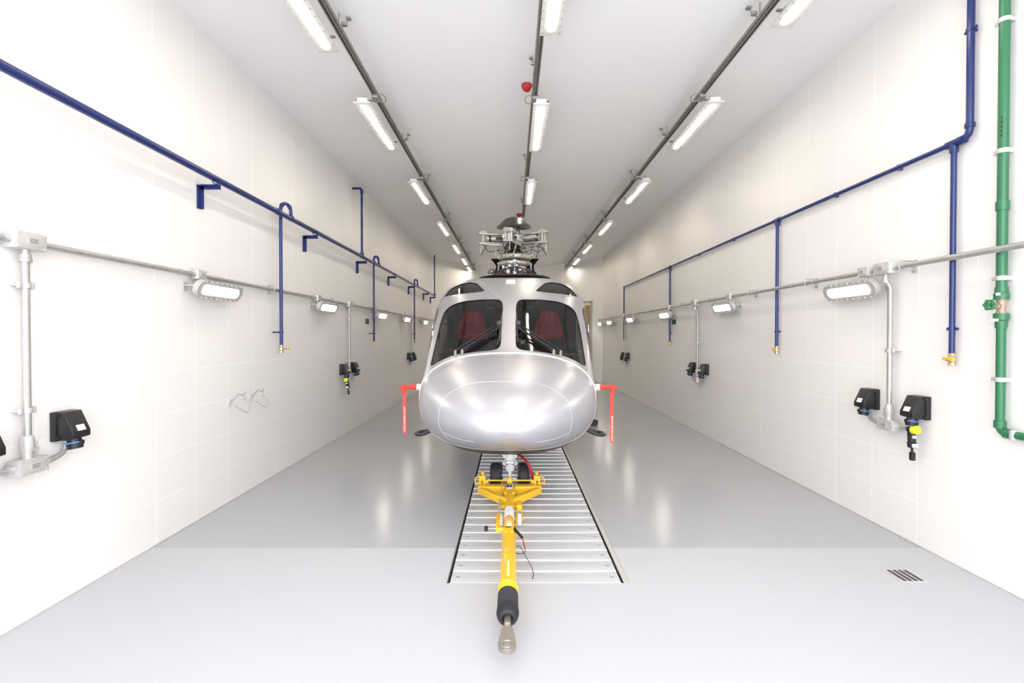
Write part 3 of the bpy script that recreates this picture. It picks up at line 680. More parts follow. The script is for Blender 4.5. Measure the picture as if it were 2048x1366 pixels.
lk = empty('gear_pin_ribbon', lp, 0, 'red safety pin ribbon draped from the nose gear over the right tyre', 'ribbon')
MB().cyl(lp+Vector((-.05, 0, 0)), lp+Vector((.03, 0, 0)), .008, seg=8).build('pin', M['chrome'], lk, world=True)
q0 = HM @ Vector((.165, 1.37, .335))
ribbon([lp, lp+Vector((.06, -.07, -.015)), lp+Vector((.12, -.13, -.06)), lp+Vector((.165, -.16, -.13)), lp+Vector((.18, -.165, -.21)), lp+Vector((.19, -.165, -.28))], .032, M['red'], 'ribbon', lk, side=(1, .2, .35))
# chock at the right main wheel
chx = HM @ Vector((1.22, 5.6, 0))
ch = empty('wheel_chock', chx, 0, 'yellow wheel chock with grey rope beside the right main wheel', 'chock')
MB().prism([(chx.x-.12, chx.y-.1, 0), (chx.x-.12, chx.y+.1, 0), (chx.x-.12, chx.y+.06, .2), (chx.x-.12, chx.y-.02, .2)], (.2, 0, 0), .01).build('chock_block', M['yellow'], ch, world=True)
rp = MB()
for k in range(3): rp.ring((chx.x+.28+.01*k, chx.y+.05+.02*k, .016+.026*k), (0, 0, 1), .14, .014, 32)
rp.build('rope', M['dark'], ch, world=True)
# ------------------------------------------------------------ tow bar (lies along the trench planks)
bx = -0.025; ZB = 0.14
tb = empty('tow_bar', (bx, 4.58, 0), 0, 'yellow aircraft tow bar on the floor, coupled to the nose gear, eye towards camera', 'tow bar')
def W(mb, name, m, par=None): return mb.build(name, m, par or tb, world=True)
m_ = MB(); m_.lathe([(.046, 0), (.054, .01), (.054, .86), (.05, .88)], (bx, 3.15, ZB), (0, 1, 0), 32)
m_.lathe([(.043, 0), (.043, 1.25)], (bx, 4.02, ZB), (0, 1, 0), 28); m_.box((bx, 4.0, ZB+.04), (.07, .10, .03), bev=.006)
W(m_, 'tube', M['yellow'])
m_ = MB(); m_.lathe([(.045, -.03), (.056, -.025), (.060, -.01), (.064, .0), (.064, .018), (.058, .022), (.058, .045), (.064, .049), (.064, .06), (.05, .065)], (bx, 3.10, ZB), (0, 1, 0), 32)
for k in range(12): m_.ball((bx+.061*math.cos(k*PI/6), 3.165, ZB+.061*math.sin(k*PI/6)), .006)
W(m_, 'flange_collar', M['yellow'])
pr = [(.045, .0), (.058, -.012)]
for k in range(11): y = -.015-k*.0155; pr += [(.063, y), (.063, y-.005), (.056, y-.008), (.056, y-.013)]
pr += [(.066, -.19), (.066, -.215), (.060, -.24), (.046, -.258), (.030, -.262), (.026, -.24)]
W(MB().lathe(pr, (bx, 3.09, ZB), (0, 1, 0), 40), 'rubber_bellows', M['rubber'])
# towing eye: ring plate with a hole and a shank
t = bmesh.new(); out = []; inn = []; ec = Vector((bx, 2.595, ZB-.015)); NN = 40
def eyeout(a):
    x = .048*math.cos(a); y = .048*math.sin(a)
    return (x, y)
top = []; bot = []; ti = []; bi = []
for k in range(NN):
    a = 2*PI*k/NN; x, y = eyeout(a)
    if y > 0: x *= 1-.25*min(1, y/.048); y = y*4.4
    for L_, z in ((top, .014), (bot, -.014)): L_.append(t.verts.new((ec.x+x, ec.y+y, ec.z+z)))
    for L_, z in ((ti, .014), (bi, -.014)): L_.append(t.verts.new((ec.x+.026*math.cos(a), ec.y+.026*math.sin(a), ec.z+z)))
for k in range(NN):
    j = (k+1) % NN
    t.faces.new((top[k], top[j], ti[j], ti[k])); t.faces.new((bot[j], bot[k], bi[k], bi[j])); t.faces.new((top[j], top[k], bot[k], bot[j])); t.faces.new((ti[k], ti[j], bi[j], bi[k]))
bmesh.ops.recalc_face_normals(t, faces=t.faces); bmesh.ops.bevel(t, geom=[e for e in t.edges if e.calc_face_angle(0) > 1.0], offset=.003, segments=2, affect='EDGES')
m_ = MB(); m_.add(t); m_.cyl((bx, 2.775, ZB-.008), (bx, 2.95, ZB-.004), .018, .027, seg=20).ring(ec+Vector((0, 0, .013)), (0, 0, 1), .029, .005, 32)
W(m_, 'towing_eye', M['chrome'])
m_ = MB(); m_.box((bx, 5.27, .125), (.67, .10, .085), bev=.005)
for sg in (-1, 1): m_.bar((bx+sg*.31, 5.23, .125), (bx+sg*.02, 4.82, .135), .05, .07, .004)
m_.box((bx, 5.15, .15), (.11, .30, .05), bev=.01); W(m_, 'head_frame', M['yellow'])
for sg in (-1, 1):
    m_ = MB(); m_.box((bx+sg*.315, 5.36, .17), (.02, .12, .17), bev=.006).box((bx+sg*.27, 5.36, .17), (.02, .12, .15), bev=.006).box((bx+sg*.29, 5.34, .225), (.07, .06, .06), bev=.012)
    m_.cyl((bx+sg*.29, 5.36, .25), (bx+sg*.29, 5.36, .285), .018, seg=10).cyl((bx+sg*.23, 5.36, .16), (bx+sg*.35, 5.36, .16), .016, seg=10).box((bx+sg*.255, 5.34, .19), (.05, .05, .03), bev=.008)
    cl = W(m_, 'clamp_jaw', M['yellow'])
    m_ = MB(); m_.tube([(bx+sg*.31, 5.34, .235), (bx+sg*.355, 5.33, .235), (bx+sg*.37, 5.33, .22), (bx+sg*.37, 5.33, .175), (bx+sg*.355, 5.33, .165)], .007, 8); W(m_, 'pull_handle', M['yellow'], cl)
m_ = MB(); m_.cyl((bx-.25, 5.33, .20), (bx+.25, 5.33, .20), .008, seg=8).box((bx, 5.32, .20), (.06, .05, .05), bev=.01).cyl((bx, 5.32, .20), (bx, 5.32, .245), .013, seg=8)
m_.cyl((bx-.085, 5.31, .2), (bx-.085, 4.9, .16), .005, seg=6); W(m_, 'release_rod', M['yellow'])
m_ = MB(); m_.box((bx-.095, 4.74, .14), (.016, .55, .03), bev=.003); W(m_, 'release_lever', M['alum'])
m_ = MB(); m_.box((bx-.095, 4.30, .14), (.034, .36, .035), bev=.006).box((bx-.06, 4.13, .14), (.07, .05, .04), bev=.01); W(m_, 'lever_arm', M['yellow'])
m_ = MB(); m_.cyl((bx-.11, 4.15, .14), (bx-.19, 4.15, .14), .009, seg=10); kb = W(m_, 'clamp_screw', M['chrome'])
m_ = MB(); m_.cyl((bx-.19, 4.12, .14), (bx-.19, 4.18, .14), .014, seg=10).cyl((bx-.175, 4.15, .14), (bx-.205, 4.15, .14), .018, seg=10); W(m_, 'knob', M['black'], kb)
for sx in (-.078, .092):
    m_ = MB(); m_.lathe([(.0, -.016), (.02, -.02), (.05, -.018), (.057, -.012), (.057, .012), (.05, .018), (.02, .02), (0, .016)], (bx+sx, 4.58, .057), (1, 0, 0), 32); W(m_, 'support_wheel', M['white'])
m_ = MB(); m_.box((bx+.092, 4.74, .13), (.05, .13, .05), bev=.006).bar((bx+.12, 4.78, .12), (bx+.12, 4.56, .06), .008, .03).box((bx, 4.76, .12), (.22, .06, .03), bev=.004).bar((bx+.066, 4.7, .12), (bx+.066, 4.1, .10), .012, .02).cyl((bx-.11, 4.58, .057), (bx+.125, 4.58, .057), .008, seg=8)
W(m_, 'wheel_bracket', M['yellow'])
m_ = MB(); m_.lathe([(.0445, 0), (.0445, .22)], (bx, 4.36, ZB), (0, 1, 0), 28); W(m_, 'white_band', M['paper'])
m_ = MB(); m_.box((bx, 4.25, ZB+.0435), (.05, .11, .006), bev=.002); W(m_, 'peach_tape', M['peach'])
m_ = MB(); m_.box((bx, 4.13, ZB+.0445), (.045, .08, .005), bev=.002).box((bx+.0, 3.33, ZB+.0545), (.012, .22, .004), bev=.001); W(m_, 'pale_tape', M['straw'])
m_ = MB(); m_.box((bx-.006, 4.04, ZB+.057), (.045, .014, .006), bev=.002).mat(1)
W(m_, 'slot', [M['ink'], M['ink']])
m_ = MB(); m_.box((bx, 5.17, ZB+.045), (.07, .12, .006)).mat(1).box((bx-.018, 5.17, ZB+.049), (.03, .10, .002)).mat(2).box((bx+.014, 5.17, ZB+.049), (.018, .08, .002)); W(m_, 'rating_plate', [M['paper'], mat('plate_blue', (.03, .08, .3)), M['ink']])
m_ = MB()
for (a, b) in (((-.030, 3.62), (-.015, 3.66)), ((-.020, 3.62), (-.004, 3.63)), ((-.03, 3.47), (-.012, 3.47)), ((-.028, 3.43), (-.02, 3.46)), ((-.014, 3.43), (-.010, 3.47)), ((-.01, 3.44), (-.004, 3.46)), ((-.03, 3.52), (-.016, 3.53))):
    q = [Vector((bx+p[0], p[1], ZB+math.sqrt(.0548**2-p[0]**2))) for p in (a, b)]; m_.tube(q, .0018, 5)
W(m_, 'handwritten_mark', M['teal'])
m_ = MB(); m_.bar((bx+.045, 4.07, .17), (bx+.11, 3.98, .13), .02, .016, .004).bar((bx+.05, 4.1, .165), (bx+.05, 4.02, .165), .012, .02, .003); W(m_, 'latch', M['rubber'])
m_ = MB(); m_.cyl((bx+.11, 3.97, .125), (bx+.125, 3.86, .10), .005, seg=6); W(m_, 'pin_tag', M['red'])
m_ = MB(); m_.tube(spline([(bx+.05, 3.80, .13), (bx+.08, 3.85, .12), (bx+.11, 3.83, .09), (bx+.13, 3.78, .07), (bx+.17, 3.70, .03), (bx+.18, 3.62, .012), (bx+.17, 3.56, .008)], 6), .0028, 6).tube(spline([(bx+.05, 3.72, .13), (bx+.07, 3.72, .12), (bx+.12, 3.8, .09), (bx+.125, 3.86, .10)], 6), .0028, 6)
W(m_, 'tether_cable', M['ink'])

# ------------------------------------------------------------ pipes and conduits
def vclamp(mb, x, y, z, r, s):     # clamp on a vertical pipe
    mb.lathe([(r+.001, -.012), (r+.006, -.012), (r+.006, .012), (r+.001, .012)], (x, y, z)).box((x, y-r-.014, z), (.012, .024, .02), bev=.003).box((x, y+r+.014, z), (.012, .024, .02), bev=.003).box(((x+s)/2, y, z), (abs(s-x), .014, .018))
def valve(par, x, y, z, dx, r=.019):
    v = MB(); v.lathe([(r*.9, .03), (r*1.25, .03), (r*1.25, .012), (r*1.0, .008), (r*1.35, -.005), (r*1.35, -.03), (r*1.0, -.036), (r*1.2, -.045), (r*1.2, -.065), (r*.6, -.066)], (x, y, z), seg=8)
    v.cyl((x, y, z-.018), (x+dx*.045, y, z-.018), .010, seg=10); vb = W(v, 'ball_valve', M['brass'], par)
    l = MB(); l.box((x+dx*.048, y-.035, z-.016), (.005, .13, .020), bev=.002); l.box((x+dx*.048, y-.085, z-.016), (.009, .05, .024), bev=.003)
    return vb, l
XI = XL+.17; LZ = 3.235
blu = empty('compressed_air_pipe', (XL, 2.0, LZ), 0, 'blue pipe run on L brackets along the left wall with three drop pipes', 'pipe', 'blue wall pipes')
m_ = MB(); m_.tube([(XI, -1.1, LZ), (XI, 9, LZ-.01), (XI, 18.15, LZ-.05), ], .031, 20)
for y in (1.2, 6.0, 10.2, 14.4): m_.cyl((XI, y-.03, LZ-.005), (XI, y+.03, LZ-.005), .037)
W(m_, 'main_pipe', M['blue'], blu)
for y in (2.37, 4.75, 7.13, 9.55, 11.95, 14.28, 16.64, 18.1):
    m_ = MB(); z = LZ-.035-.003*(y-2); m_.box((XL+.10, y, z-.025), (.20, .05, .008)).box((XL+.10, y+.022, z-.03), (.20, .006, .05)).box((XL+.006, y, z-.13), (.010, .05, .22)).box((XL+.02, y+.022, z-.13), (.04, .006, .22))
    m_.ring((XI, y, LZ-.01-.003*(y-2)), (0, 1, 0), .034, .005, 20, 6); W(m_, 'bracket', M['blue'], blu)
for y in (9.35, 18.12):
    m_ = MB(); z0 = LZ-.02 if y < 10 else LZ-.05
    if y < 10: pts = [(XI, y, z0), (XI, y, 4.45)]+arc((XI-.04, y, 4.45), (1, 0, 0), (0, 0, 1), .04, 0, PI/2, 5)+[(XL+.0, y, 4.49)]
    else: pts = [(XI, y, z0), (XI, y, H)]
    m_.tube(pts, .022, 14).lathe([(.022, -.05), (.036, -.05), (.036, .05), (.022, .05)], (XI, y, z0+.03))
    if y < 10: m_.lathe([(.022, -.04), (.030, -.04), (.030, .02), (.022, .02)], (XI, y, 4.44))
    W(m_, 'riser_pipe', M['blue'], blu)
for y in (6.21, 10.38, 14.69):
    z = LZ-.02; xd = XL+.105
    m_ = MB(); m_.tube(spline([(XI, y+.14, z), (XI, y+.14, z+.08), (XI-.003, y+.13, z+.14), (XI-.02, y+.09, z+.18), (xd+.02, y+.05, z+.18), (xd+.003, y+.01, z+.14), (xd, y, z+.08), (xd, y, z+.02)], 5), .021, 14)
    m_.cyl((xd, y, z+.10), (xd, y, 1.62), .020, seg=18); m_.ball((XI, y+.14, z+.02), .042)
    for q in ((XI-.008, y+.12, z+.155), (xd+.008, y+.02, z+.155)): m_.ball(q, .029)
    dp = W(m_, 'drop_pipe', M['blue'], blu)
    m_ = MB(); vclamp(m_, xd, y, 1.79, .020, XL); W(m_, 'pipe_clamp', M['blue'], dp)
    vb, l = valve(dp, xd, y, 1.60, 1); l = MB(); l.box((xd+.045, y+.055, 1.585), (.006, .05, .012), bev=.002).mat(1).box((xd+.048, y+.10, 1.588), (.010, .07, .022), bev=.004); W(l, 'valve_lever', [M['brass'], M['yellow']], dp)
XB = XR-.045; RZ = 3.2
blr = empty('compressed_air_pipe', (XR, 3.7, RZ), 0, 'blue pipe run clamped flat along the right wall with a riser to the ceiling', 'pipe', 'blue wall pipes')
m_ = MB(); m_.tube([(XB, 3.70, RZ), (XB, 14.9, RZ)], .020, 18)
for y in (3.79, 6.3, 10.57): m_.cyl((XB, y-.06, RZ), (XB, y+.06, RZ), .028).lathe([(.02, 0), (.028, 0), (.028, .06), (.02, .06)], (XB, y, RZ-.07))
for y in (4.35, 5.2, 7.6, 9.0, 12, 13.4): m_.box((XR-.02, y, RZ+.005), (.04, .03, .05), bev=.004)
m_.ball((XB, 14.9, RZ), .026); W(m_, 'main_pipe', M['blue'], blr)
m_ = MB(); m_.tube(arc((XB, 3.72, RZ+.06), (0, -1, 0), (0, 0, -1), .06, PI/2, 0, 6)+[(XB, 3.66, H)], .024, 18); m_.lathe([(.024, -.015), (.032, -.015), (.032, .015), (.024, .015)], (XB, 3.66, RZ+.08)).cyl((XB, 3.70, RZ), (XB, 3.745, RZ), .031)
rs = W(m_, 'riser_pipe', M['blue'], blr); m_ = MB(); vclamp(m_, XB, 3.66, 3.97, .024, XR); W(m_, 'pipe_clamp', M['blue'], rs)
for y in (3.79, 6.3, 10.57, 14.9):
    m_ = MB(); m_.cyl((XB, y, RZ), (XB, y, 1.60), .0195, seg=18); dp = W(m_, 'drop_pipe', M['blue'], blr)
    m_ = MB(); vclamp(m_, XB, y, 1.80, .0195, XR); W(m_, 'pipe_clamp', M['blue'], dp)
    if y < 14:
        vb, l = valve(dp, XB, y, 1.585, -1)
        l = MB(); l.box((XB-.048, y-.02, 1.575), (.006, .10, .020), bev=.002).box((XB-.05, y-.05, 1.575), (.010, .05, .024), bev=.004).cyl((XB, y+.02, 1.57), (XB, y+.05, 1.57), .012, seg=8); W(l, 'valve_lever', M['yellow'], dp)
# green pipe
gx_, gy_ = XR-.05, 3.405
gp = empty('green_water_pipe', (gx_, gy_, 1.08), 0, 'green plastic pipe with handwheel valve at the far right of the right wall', 'pipe')
m_ = MB(); m_.cyl((gx_, gy_, 2.02), (gx_, gy_, H), .030).cyl((gx_, gy_, 1.13), (gx_, gy_, 1.90), .026)
m_.tube([(gx_, gy_, 1.14)]+arc((gx_, gy_-.05, 1.14), (0, 1, 0), (0, 0, -1), .05, 0, PI/2, 6)+[(gx_, -1.1, 1.09)], .0265, 18)
W(m_, 'pipe', M['green'], gp)
for pr_, o_, ax_ in (([(.03, -.03), (.037, -.03), (.037, .03), (.03, .03)], (gx_, gy_, 2.63), (0, 0, 1)), ([(.03, .04), (.036, .04), (.036, .0), (.042, -.005), (.042, -.045), (.03, -.045)], (gx_, gy_, 2.04), (0, 0, 1)),
    ([(.026, -.10), (.032, -.10), (.034, -.05), (.042, -.045), (.042, 0), (.03, 0)], (gx_, gy_, 1.90), (0, 0, 1)), ([(.027, -.03), (.034, -.03), (.034, .02), (.027, .02)], (gx_, gy_, 1.15), (0, 0, 1)), ([(.027, -.03), (.034, -.03), (.034, .02), (.027, .02)], (gx_, gy_-.06, 1.09), (0, 1, 0))):
    m_ = MB(); m_.lathe(pr_, o_, ax_); W(m_, 'coupling', M['green'], gp)
cpl = None
m_ = MB(); m_.lathe([(.025, 1.89), (.032, 1.90), (.022, 1.93), (.026, 1.945), (.022, 1.96), (.032, 2.0), (.025, 2.01)], (gx_, gy_, 0), seg=16).cyl((gx_, gy_, 1.945), (gx_-.085, gy_-.02, 1.955), .019, .013, 12).cyl((gx_-.05, gy_-.012, 1.95), (gx_-.06, gy_-.014, 1.95), .023, seg=6); vv = W(m_, 'gate_valve', M['bronze'], gp)
m_ = MB(); hc_ = Vector((gx_-.105, gy_-.024, 1.957)); ax = Vector((-1, -.2, .05)); m_.ring(hc_, ax, .028, .008, 24).cyl(hc_-ax*.012, hc_+ax*.012, .012, seg=10)
qq = ax.normalized().to_track_quat('Z', 'Y').to_matrix()
for k in range(6):
    a = k*PI/3; d = qq @ Vector((math.cos(a), math.sin(a), 0)); m_.cyl(hc_, hc_+d*.028, .005, seg=6).ball(hc_+d*.033, .009)
W(m_, 'handwheel', M['green'], vv)
for z in (3.88, 3.0, 2.14, 1.45):
    m_ = MB(); r = .030 if z > 2 else .026; m_.lathe([(r+.001, -.015), (r+.005, -.015), (r+.005, .015), (r+.001, .015)], (gx_, gy_, z)).box(((gx_+XR)/2, gy_, z), (XR-gx_, .05, .028)).box((gx_-.005, gy_+r+.015, z), (.016, .03, .028), bev=.003); W(m_, 'pipe_clamp', M['alum'], gp)
m_ = MB()
m_.box((gx_, 3.30, 1.09), (.07, .03, .07), bev=.01); W(m_, 'pipe_clamp', M['alum'], gp)
m_ = MB(); m_.box((gx_-.043, gy_, 1.855), (.003, .05, .02)).box((gx_-.043, gy_-.02, 2.03), (.003, .03, .02)); W(m_, 'fitting_label', M['paper'], gp)
m_ = MB()
for k in range(5): m_.box((gx_-.027, gy_-.014, 3.22-k*.03), (.004, .006, .016))
W(m_, 'pipe_marking', M['ink'], gp)

# conduits: s=+1 left wall, -1 right wall
def jbox(par, x, y, z, s, L_=.19, Hh=.10, D=.07, vert=False):
    m_ = MB(); m_.box((x, y, z), (D, L_, Hh), bev=.008).box((x+s*D*.5, y, z), (.012, L_*.96, Hh*.94), bev=.004)
    for a in (-1, 1):
        for b in (-1, 1): m_.cyl((x+s*(D*.5), y+a*L_*.41, z+b*Hh*.38), (x+s*(D*.5+.014), y+a*L_*.41, z+b*Hh*.38), .008, seg=6)
    for a in (-1, 1): m_.cyl((x, y+a*L_*.5, z), (x, y+a*(L_*.5+.03), z), .024, seg=12)
    b_ = W(m_, 'junction_box', M['alum'], par)
    m_ = MB(); m_.box((x+s*(D*.5+.0065), y+.01, z), (.003, L_*.38, Hh*.4)).mat(1)
    for k in range(3): m_.box((x+s*(D*.5+.0085), y+.01, z+Hh*.1-k*Hh*.1), (.001, L_*.26, Hh*.03))
    W(m_, 'rating_label', [M['plate'], M['ink']], b_)
    return b_
def conduit(xw, s, z, yend, drops, lampys, clamps, label):
    x = xw+s*(.055 if s > 0 else .112)
    par = empty('electrical_conduit', (xw, 2.0, z), 0, label, 'conduit', 'grey wall conduits')
    m_ = MB(); m_.cyl((x, -1.1, z), (x, yend, z), .0215, seg=18)
    y = 1.5
    while y < yend: m_.cyl((x, y-.025, z), (x, y+.025, z), .025, seg=16); y += 1.45
    m_.box((x, yend+.03, z), (.06, .09, .08), bev=.01); W(m_, 'conduit_pipe', M['galv'], par)
    for y in lampys:
        jbox(par, x, y, z+.005, s, .13, .09, .06)
        m_ = MB(); m_.cyl((x, y+.0, z-.03), (x, y+.0, z-.068), .013, seg=10); W(m_, 'lamp_stem', M['brass'], par)
    for y in clamps:
        m_ = MB(); m_.box((xw+s*.006, y, z+.0), (.008, .045, .11)).box(((x+xw)/2+s*.008, y, z-.028), (abs(x-xw)-.01, .045, .007)).box(((x+xw)/2, y, z+.045), (abs(x-xw), .045, .007)); m_.ring((x, y, z), (0, 1, 0), .024, .004, 20, 6); W(m_, 'conduit_bracket', M['alum'], par)
    for y in drops:
        far = y > 14; zb = .965
        jbox(par, x, y, z+.005, s, .20, .105, .075)
        xx = xw+s*.055 if s > 0 else xw+s*.07
        m_ = MB(); m_.tube([(x, y, z-.03), (x, y, z-.10), (xx, y, z-.16), (xx, y, 1.10)], .0205 if not far else .017, 16)
        m_.lathe([(.022, 0), (.033, 0), (.033, .02), (.028, .024), (.028, .045), (.022, .045)], (x, y, z-.12)); dr = W(m_, 'drop_conduit', M['galv'], par)
        m_ = MB(); m_.lathe([(.022, .12), (.03, .115), (.034, .08), (.034, .04), (.026, .02), (.026, -.02)], (xx, y, 1.03)).cyl((xx, y, 1.07), (xx, y+.055, 1.05), .022, seg=10).cyl((xx, y+.03, 1.09), (xx, y+.045, 1.11), .02, seg=8); W(m_, 'sealing_fitting', M['alum'], dr)
        for zc in (2.05, 1.30) if s > 0 else (1.62,):
            m_ = MB(); m_.lathe([(.021, -.015), (.026, -.015), (.026, .015), (.021, .015)], (xx, y, zc)).box((xx+s*.0, y-.04, zc), (.02, .022, .04), bev=.004).box((xx, y+.04, zc), (.02, .022, .04), bev=.004).box(((xx+xw)/2, y, zc), (abs(xx-xw), .09, .01)); W(m_, 'conduit_clamp', M['alum'], dr)
        jbox(par, xx, y, zb, s, .19, .095, .075)
        for a in (-1, 1):
            m_ = MB(); xe = xw+s*.05
            m_.tube(spline([(xx, y+a*.10, zb), (xx, y+a*.15, zb), (xx, y+a*.23, zb+.025), (xe, y+a*.268, zb+.075), (xe, y+a*.27, zb+.101)], 5), .0175, 12); W(m_, 'elbow_conduit', M['galv'], par)
            socket(xw, y+a*.28, s, a, y)
    return par
SN = {}
def socket(xw, y, s, a, y0):
    wall = 'left' if s > 0 else 'right'
    near = {True: 'nearest', False: ''}
    dist = 'nearest' if y0 < 5 else ('middle' if y0 < 12 else 'farthest')
    side = 'near-side' if a < 0 else 'far-side'
    e = empty('power_socket', (xw, y, 1.07), 0 if s > 0 else PI, 'black angled power socket, %s one of the %s pair on the %s wall' % (side, dist, wall), 'socket', 'black wall power sockets')
    m_ = MB(); wd = .135; m_.box((.02, 0, .09), (.04, wd+.02, .19), bev=.006)
    m_.prism([(.03, -wd/2, 0), (.03, -wd/2, .185), (.085, -wd/2, .185), (.145, -wd/2, .055), (.145, -wd/2, .015), (.10, -wd/2, 0)], (0, wd, 0), .006)
    for zz in (.02, .165):
        for yy in (-1, 1): m_.cyl((.04, yy*(wd/2+.002), zz), (.058, yy*(wd/2+.002), zz), .009, seg=8)
    m_.build('housing', M['black'], e)
    m_ = MB(); m_.cyl((.085, 0, .03), (.098, 0, -.05), .040, .040, 24).cyl((.094, 0, -.03), (.099, 0, -.062), .046, .042, 24); m_.box((.135, 0, -.02), (.03, .03, .03), bev=.006); m_.build('outlet_cap', M['black'], e)
    m_ = MB(); m_.ring((.0935, 0, -.022), (.16, 0, -1), .044, .005, 24, 6); m_.build('blue_ring', M['bluep'], e)['label'] = 'blue ring around the outlet'
    nn = Matrix.Rotation(math.radians(-25), 3, 'Y'); m_ = MB(); m_.box((.137, 0, .077), (.003, .06, .04), nn); m_.build('label_sticker', M['paper'], e)
    SN[(s, a, y0)] = (xw+s*.099, y, 1.0)
LL = [4.48, 7.32, 10.4, 13.2, 16.1]
conduit(XL, 1, 2.31, 18.4, (3.0, 8.96, 14.5), [y+.18 for y in LL], (6.1, 8.2, 11.8, 14.9, 17.2), 'grey steel conduit with three socket drops along the left wall')
conduit(XR, -1, 2.33, 18.7, (4.38, 8.93, 14.7), [4.62, 7.5, 10.4, 13.5, 16.4], (4.20, 5.55, 6.9, 8.3, 9.7, 12.0, 15.4), 'grey steel conduit with three socket drops along the right wall')
# plugs hanging from sockets
def plug(key, lab, dx, dy):
    x, y, z = SN[key]; p = empty('power_plug', (x, y, z), 0, lab, 'plug')
    d = Vector((dx, dy, -1)).normalized(); c = Vector((x, y, z-.005))
    m_ = MB(); m_.tube([c, c+d*.03, c+d*.035, c+d*.12, c+d*.125, c+d*.165], [.036, .036, .030, .028, .034, .03], 20).cyl(c+d*.165, c+d*.21, .010, seg=10).box(c+d*.24, (.035, .035, .07), bev=.008); W(m_, 'plug_body', M['black'], p)
    m_ = MB(); m_.cyl(c+d*.015+Vector((0, -.025, 0)), c+d*.015+Vector((0, -.062, .004)), .036, .034, 24); W(m_, 'plug_cap', M['yellowp'], p)
    m_ = MB(); m_.box(c+d*.075+Vector((0, -.029, 0)), (.03, .004, .022)).box(c+d*.145+Vector((0, -.033, 0)), (.045, .006, .03)); W(m_, 'plug_label', M['paper'], p)
plug((-1, -1, 4.38), 'black plug with yellow cap hanging from a right wall socket near the camera', .06, .02)
plug((1, -1, 8.96), 'black plug with yellow cap and white tag under the middle left wall sockets', .1, .1)
plug((1, -1, 3.0), 'black plug with yellow cap cut off by the left edge of the photo', -.02, .0)

# bulkhead lamps on the walls
def wall_lamp():
    e = empty('wall_lamp', (0, 0, 0)); R_ = Matrix.Rotation(math.radians(-48), 3, 'Y'); R_ = Matrix.Rotation(math.radians(112), 3, 'Y')
    n = R_ @ Vector((0, 0, 1)); c = Vector((.15, 0, 0))
    m_ = MB(); m_.stadium(c-n*.02, .70, .155, .05, rot=R_).stadium(c+n*.008, .73, .175, .012, rot=R_).stadium(c-n*.05, .55, .10, .03, rot=R_)
    for k in range(8):
        for a in (-1, 1):
            p = c+R_ @ Vector((a*.079, -.28+k*.08, .016)); m_.ball(p, .006)
    m_.build('housing', M['alum'], e)
    m_ = MB(); m_.stadium(c+n*.0125, .60, .095, .006, rot=R_); m_.build('diffuser', M['lampW'], e)
    m_ = MB()
    m_.box((.06, -.30, .03), (.12, .03, .008)).box((.005, -.30, .02), (.01, .05, .08)).box((.06, .30, .03), (.12, .03, .008)).box((.005, .30, .02), (.01, .05, .08)).cyl((.11, -.30, .04), (.11, -.30, -.01), .008, seg=8)
    m_.build('wall_bracket', M['alum'], e); return e
wl0 = wall_lamp(); first = True
ordn = ['nearest', 'second nearest', 'third', 'fourth', 'fifth', 'farthest']
for s, xw, ys, nm in ((1, XL, [4.84, 7.68, 10.88, 13.45, 16.3], 'left'), (-1, XR, [4.80, 7.68, 10.6, 13.7, 16.6, 18.4], 'right')):
    for i, y in enumerate(ys):
        e = wl0 if first else copy_tree(wl0); first = False
        e.location = (xw, y, 2.175); e.rotation_euler = (0, 0, 0 if s > 0 else PI)
        tag(e, 'lit oblong wall lamp below the conduit, %s one along the %s wall' % (ordn[i] if i < len(ys)-1 else 'farthest', nm), 'lamp', 'oblong wall lamps')

# ceiling rails and lamps
def rail(x, yend, ys, lab, hangs, s):
    r = empty('ceiling_rail', (x, 2, 4.5), 0, lab, 'rail', 'grey ceiling rails')
    m_ = MB(); L_ = yend+1.1; yc = (yend-1.1)/2
    m_.box((x, yc, 4.52), (.042, L_, .004)).box((x-.019, yc, 4.50), (.004, L_, .042)).box((x+.019, yc, 4.50), (.004, L_, .042)).box((x-.014, yc, 4.481), (.010, L_, .004)).box((x+.014, yc, 4.481), (.010, L_, .004)); W(m_, 'channel', M['strut'], r)
    m_ = MB(); m_.cyl((x-s*.036, -1.1, 4.50), (x-s*.036, yend, 4.50), .013, seg=12)
    y = 2.1
    while y < yend: m_.cyl((x-s*.036, y-.02, 4.5), (x-s*.036, y+.02, 4.5), .017, seg=10); y += 1.6
    W(m_, 'cable_conduit', M['strut'], r)
    for y in hangs:
        m_ = MB(); m_.cyl((x, y, 4.52), (x, y, H), .006, seg=8).box((x-s*.05, y, 4.56), (.05, .04, .03), bev=.006).bar((x-s*.03, y, 4.53), (x-s*.07, y+.06, 4.64), .012, .006).box((x-s*.07, y+.06, 4.65), (.04, .04, .02)); W(m_, 'hanger', M['strut'], r)
    for y in ys:
        m_ = MB(); m_.box((x, y+.1, 4.475), (.07, .14, .05), bev=.008).tube(spline([(x-s*.02, y+.12, 4.46), (x-s*.09, y+.16, 4.45), (x-s*.12, y+.08, 4.47), (x-s*.08, y+.02, 4.48), (x+s*.0, y+.05, 4.46)], 5), .006, 6); W(m_, 'cable_box', M['strut'], r)
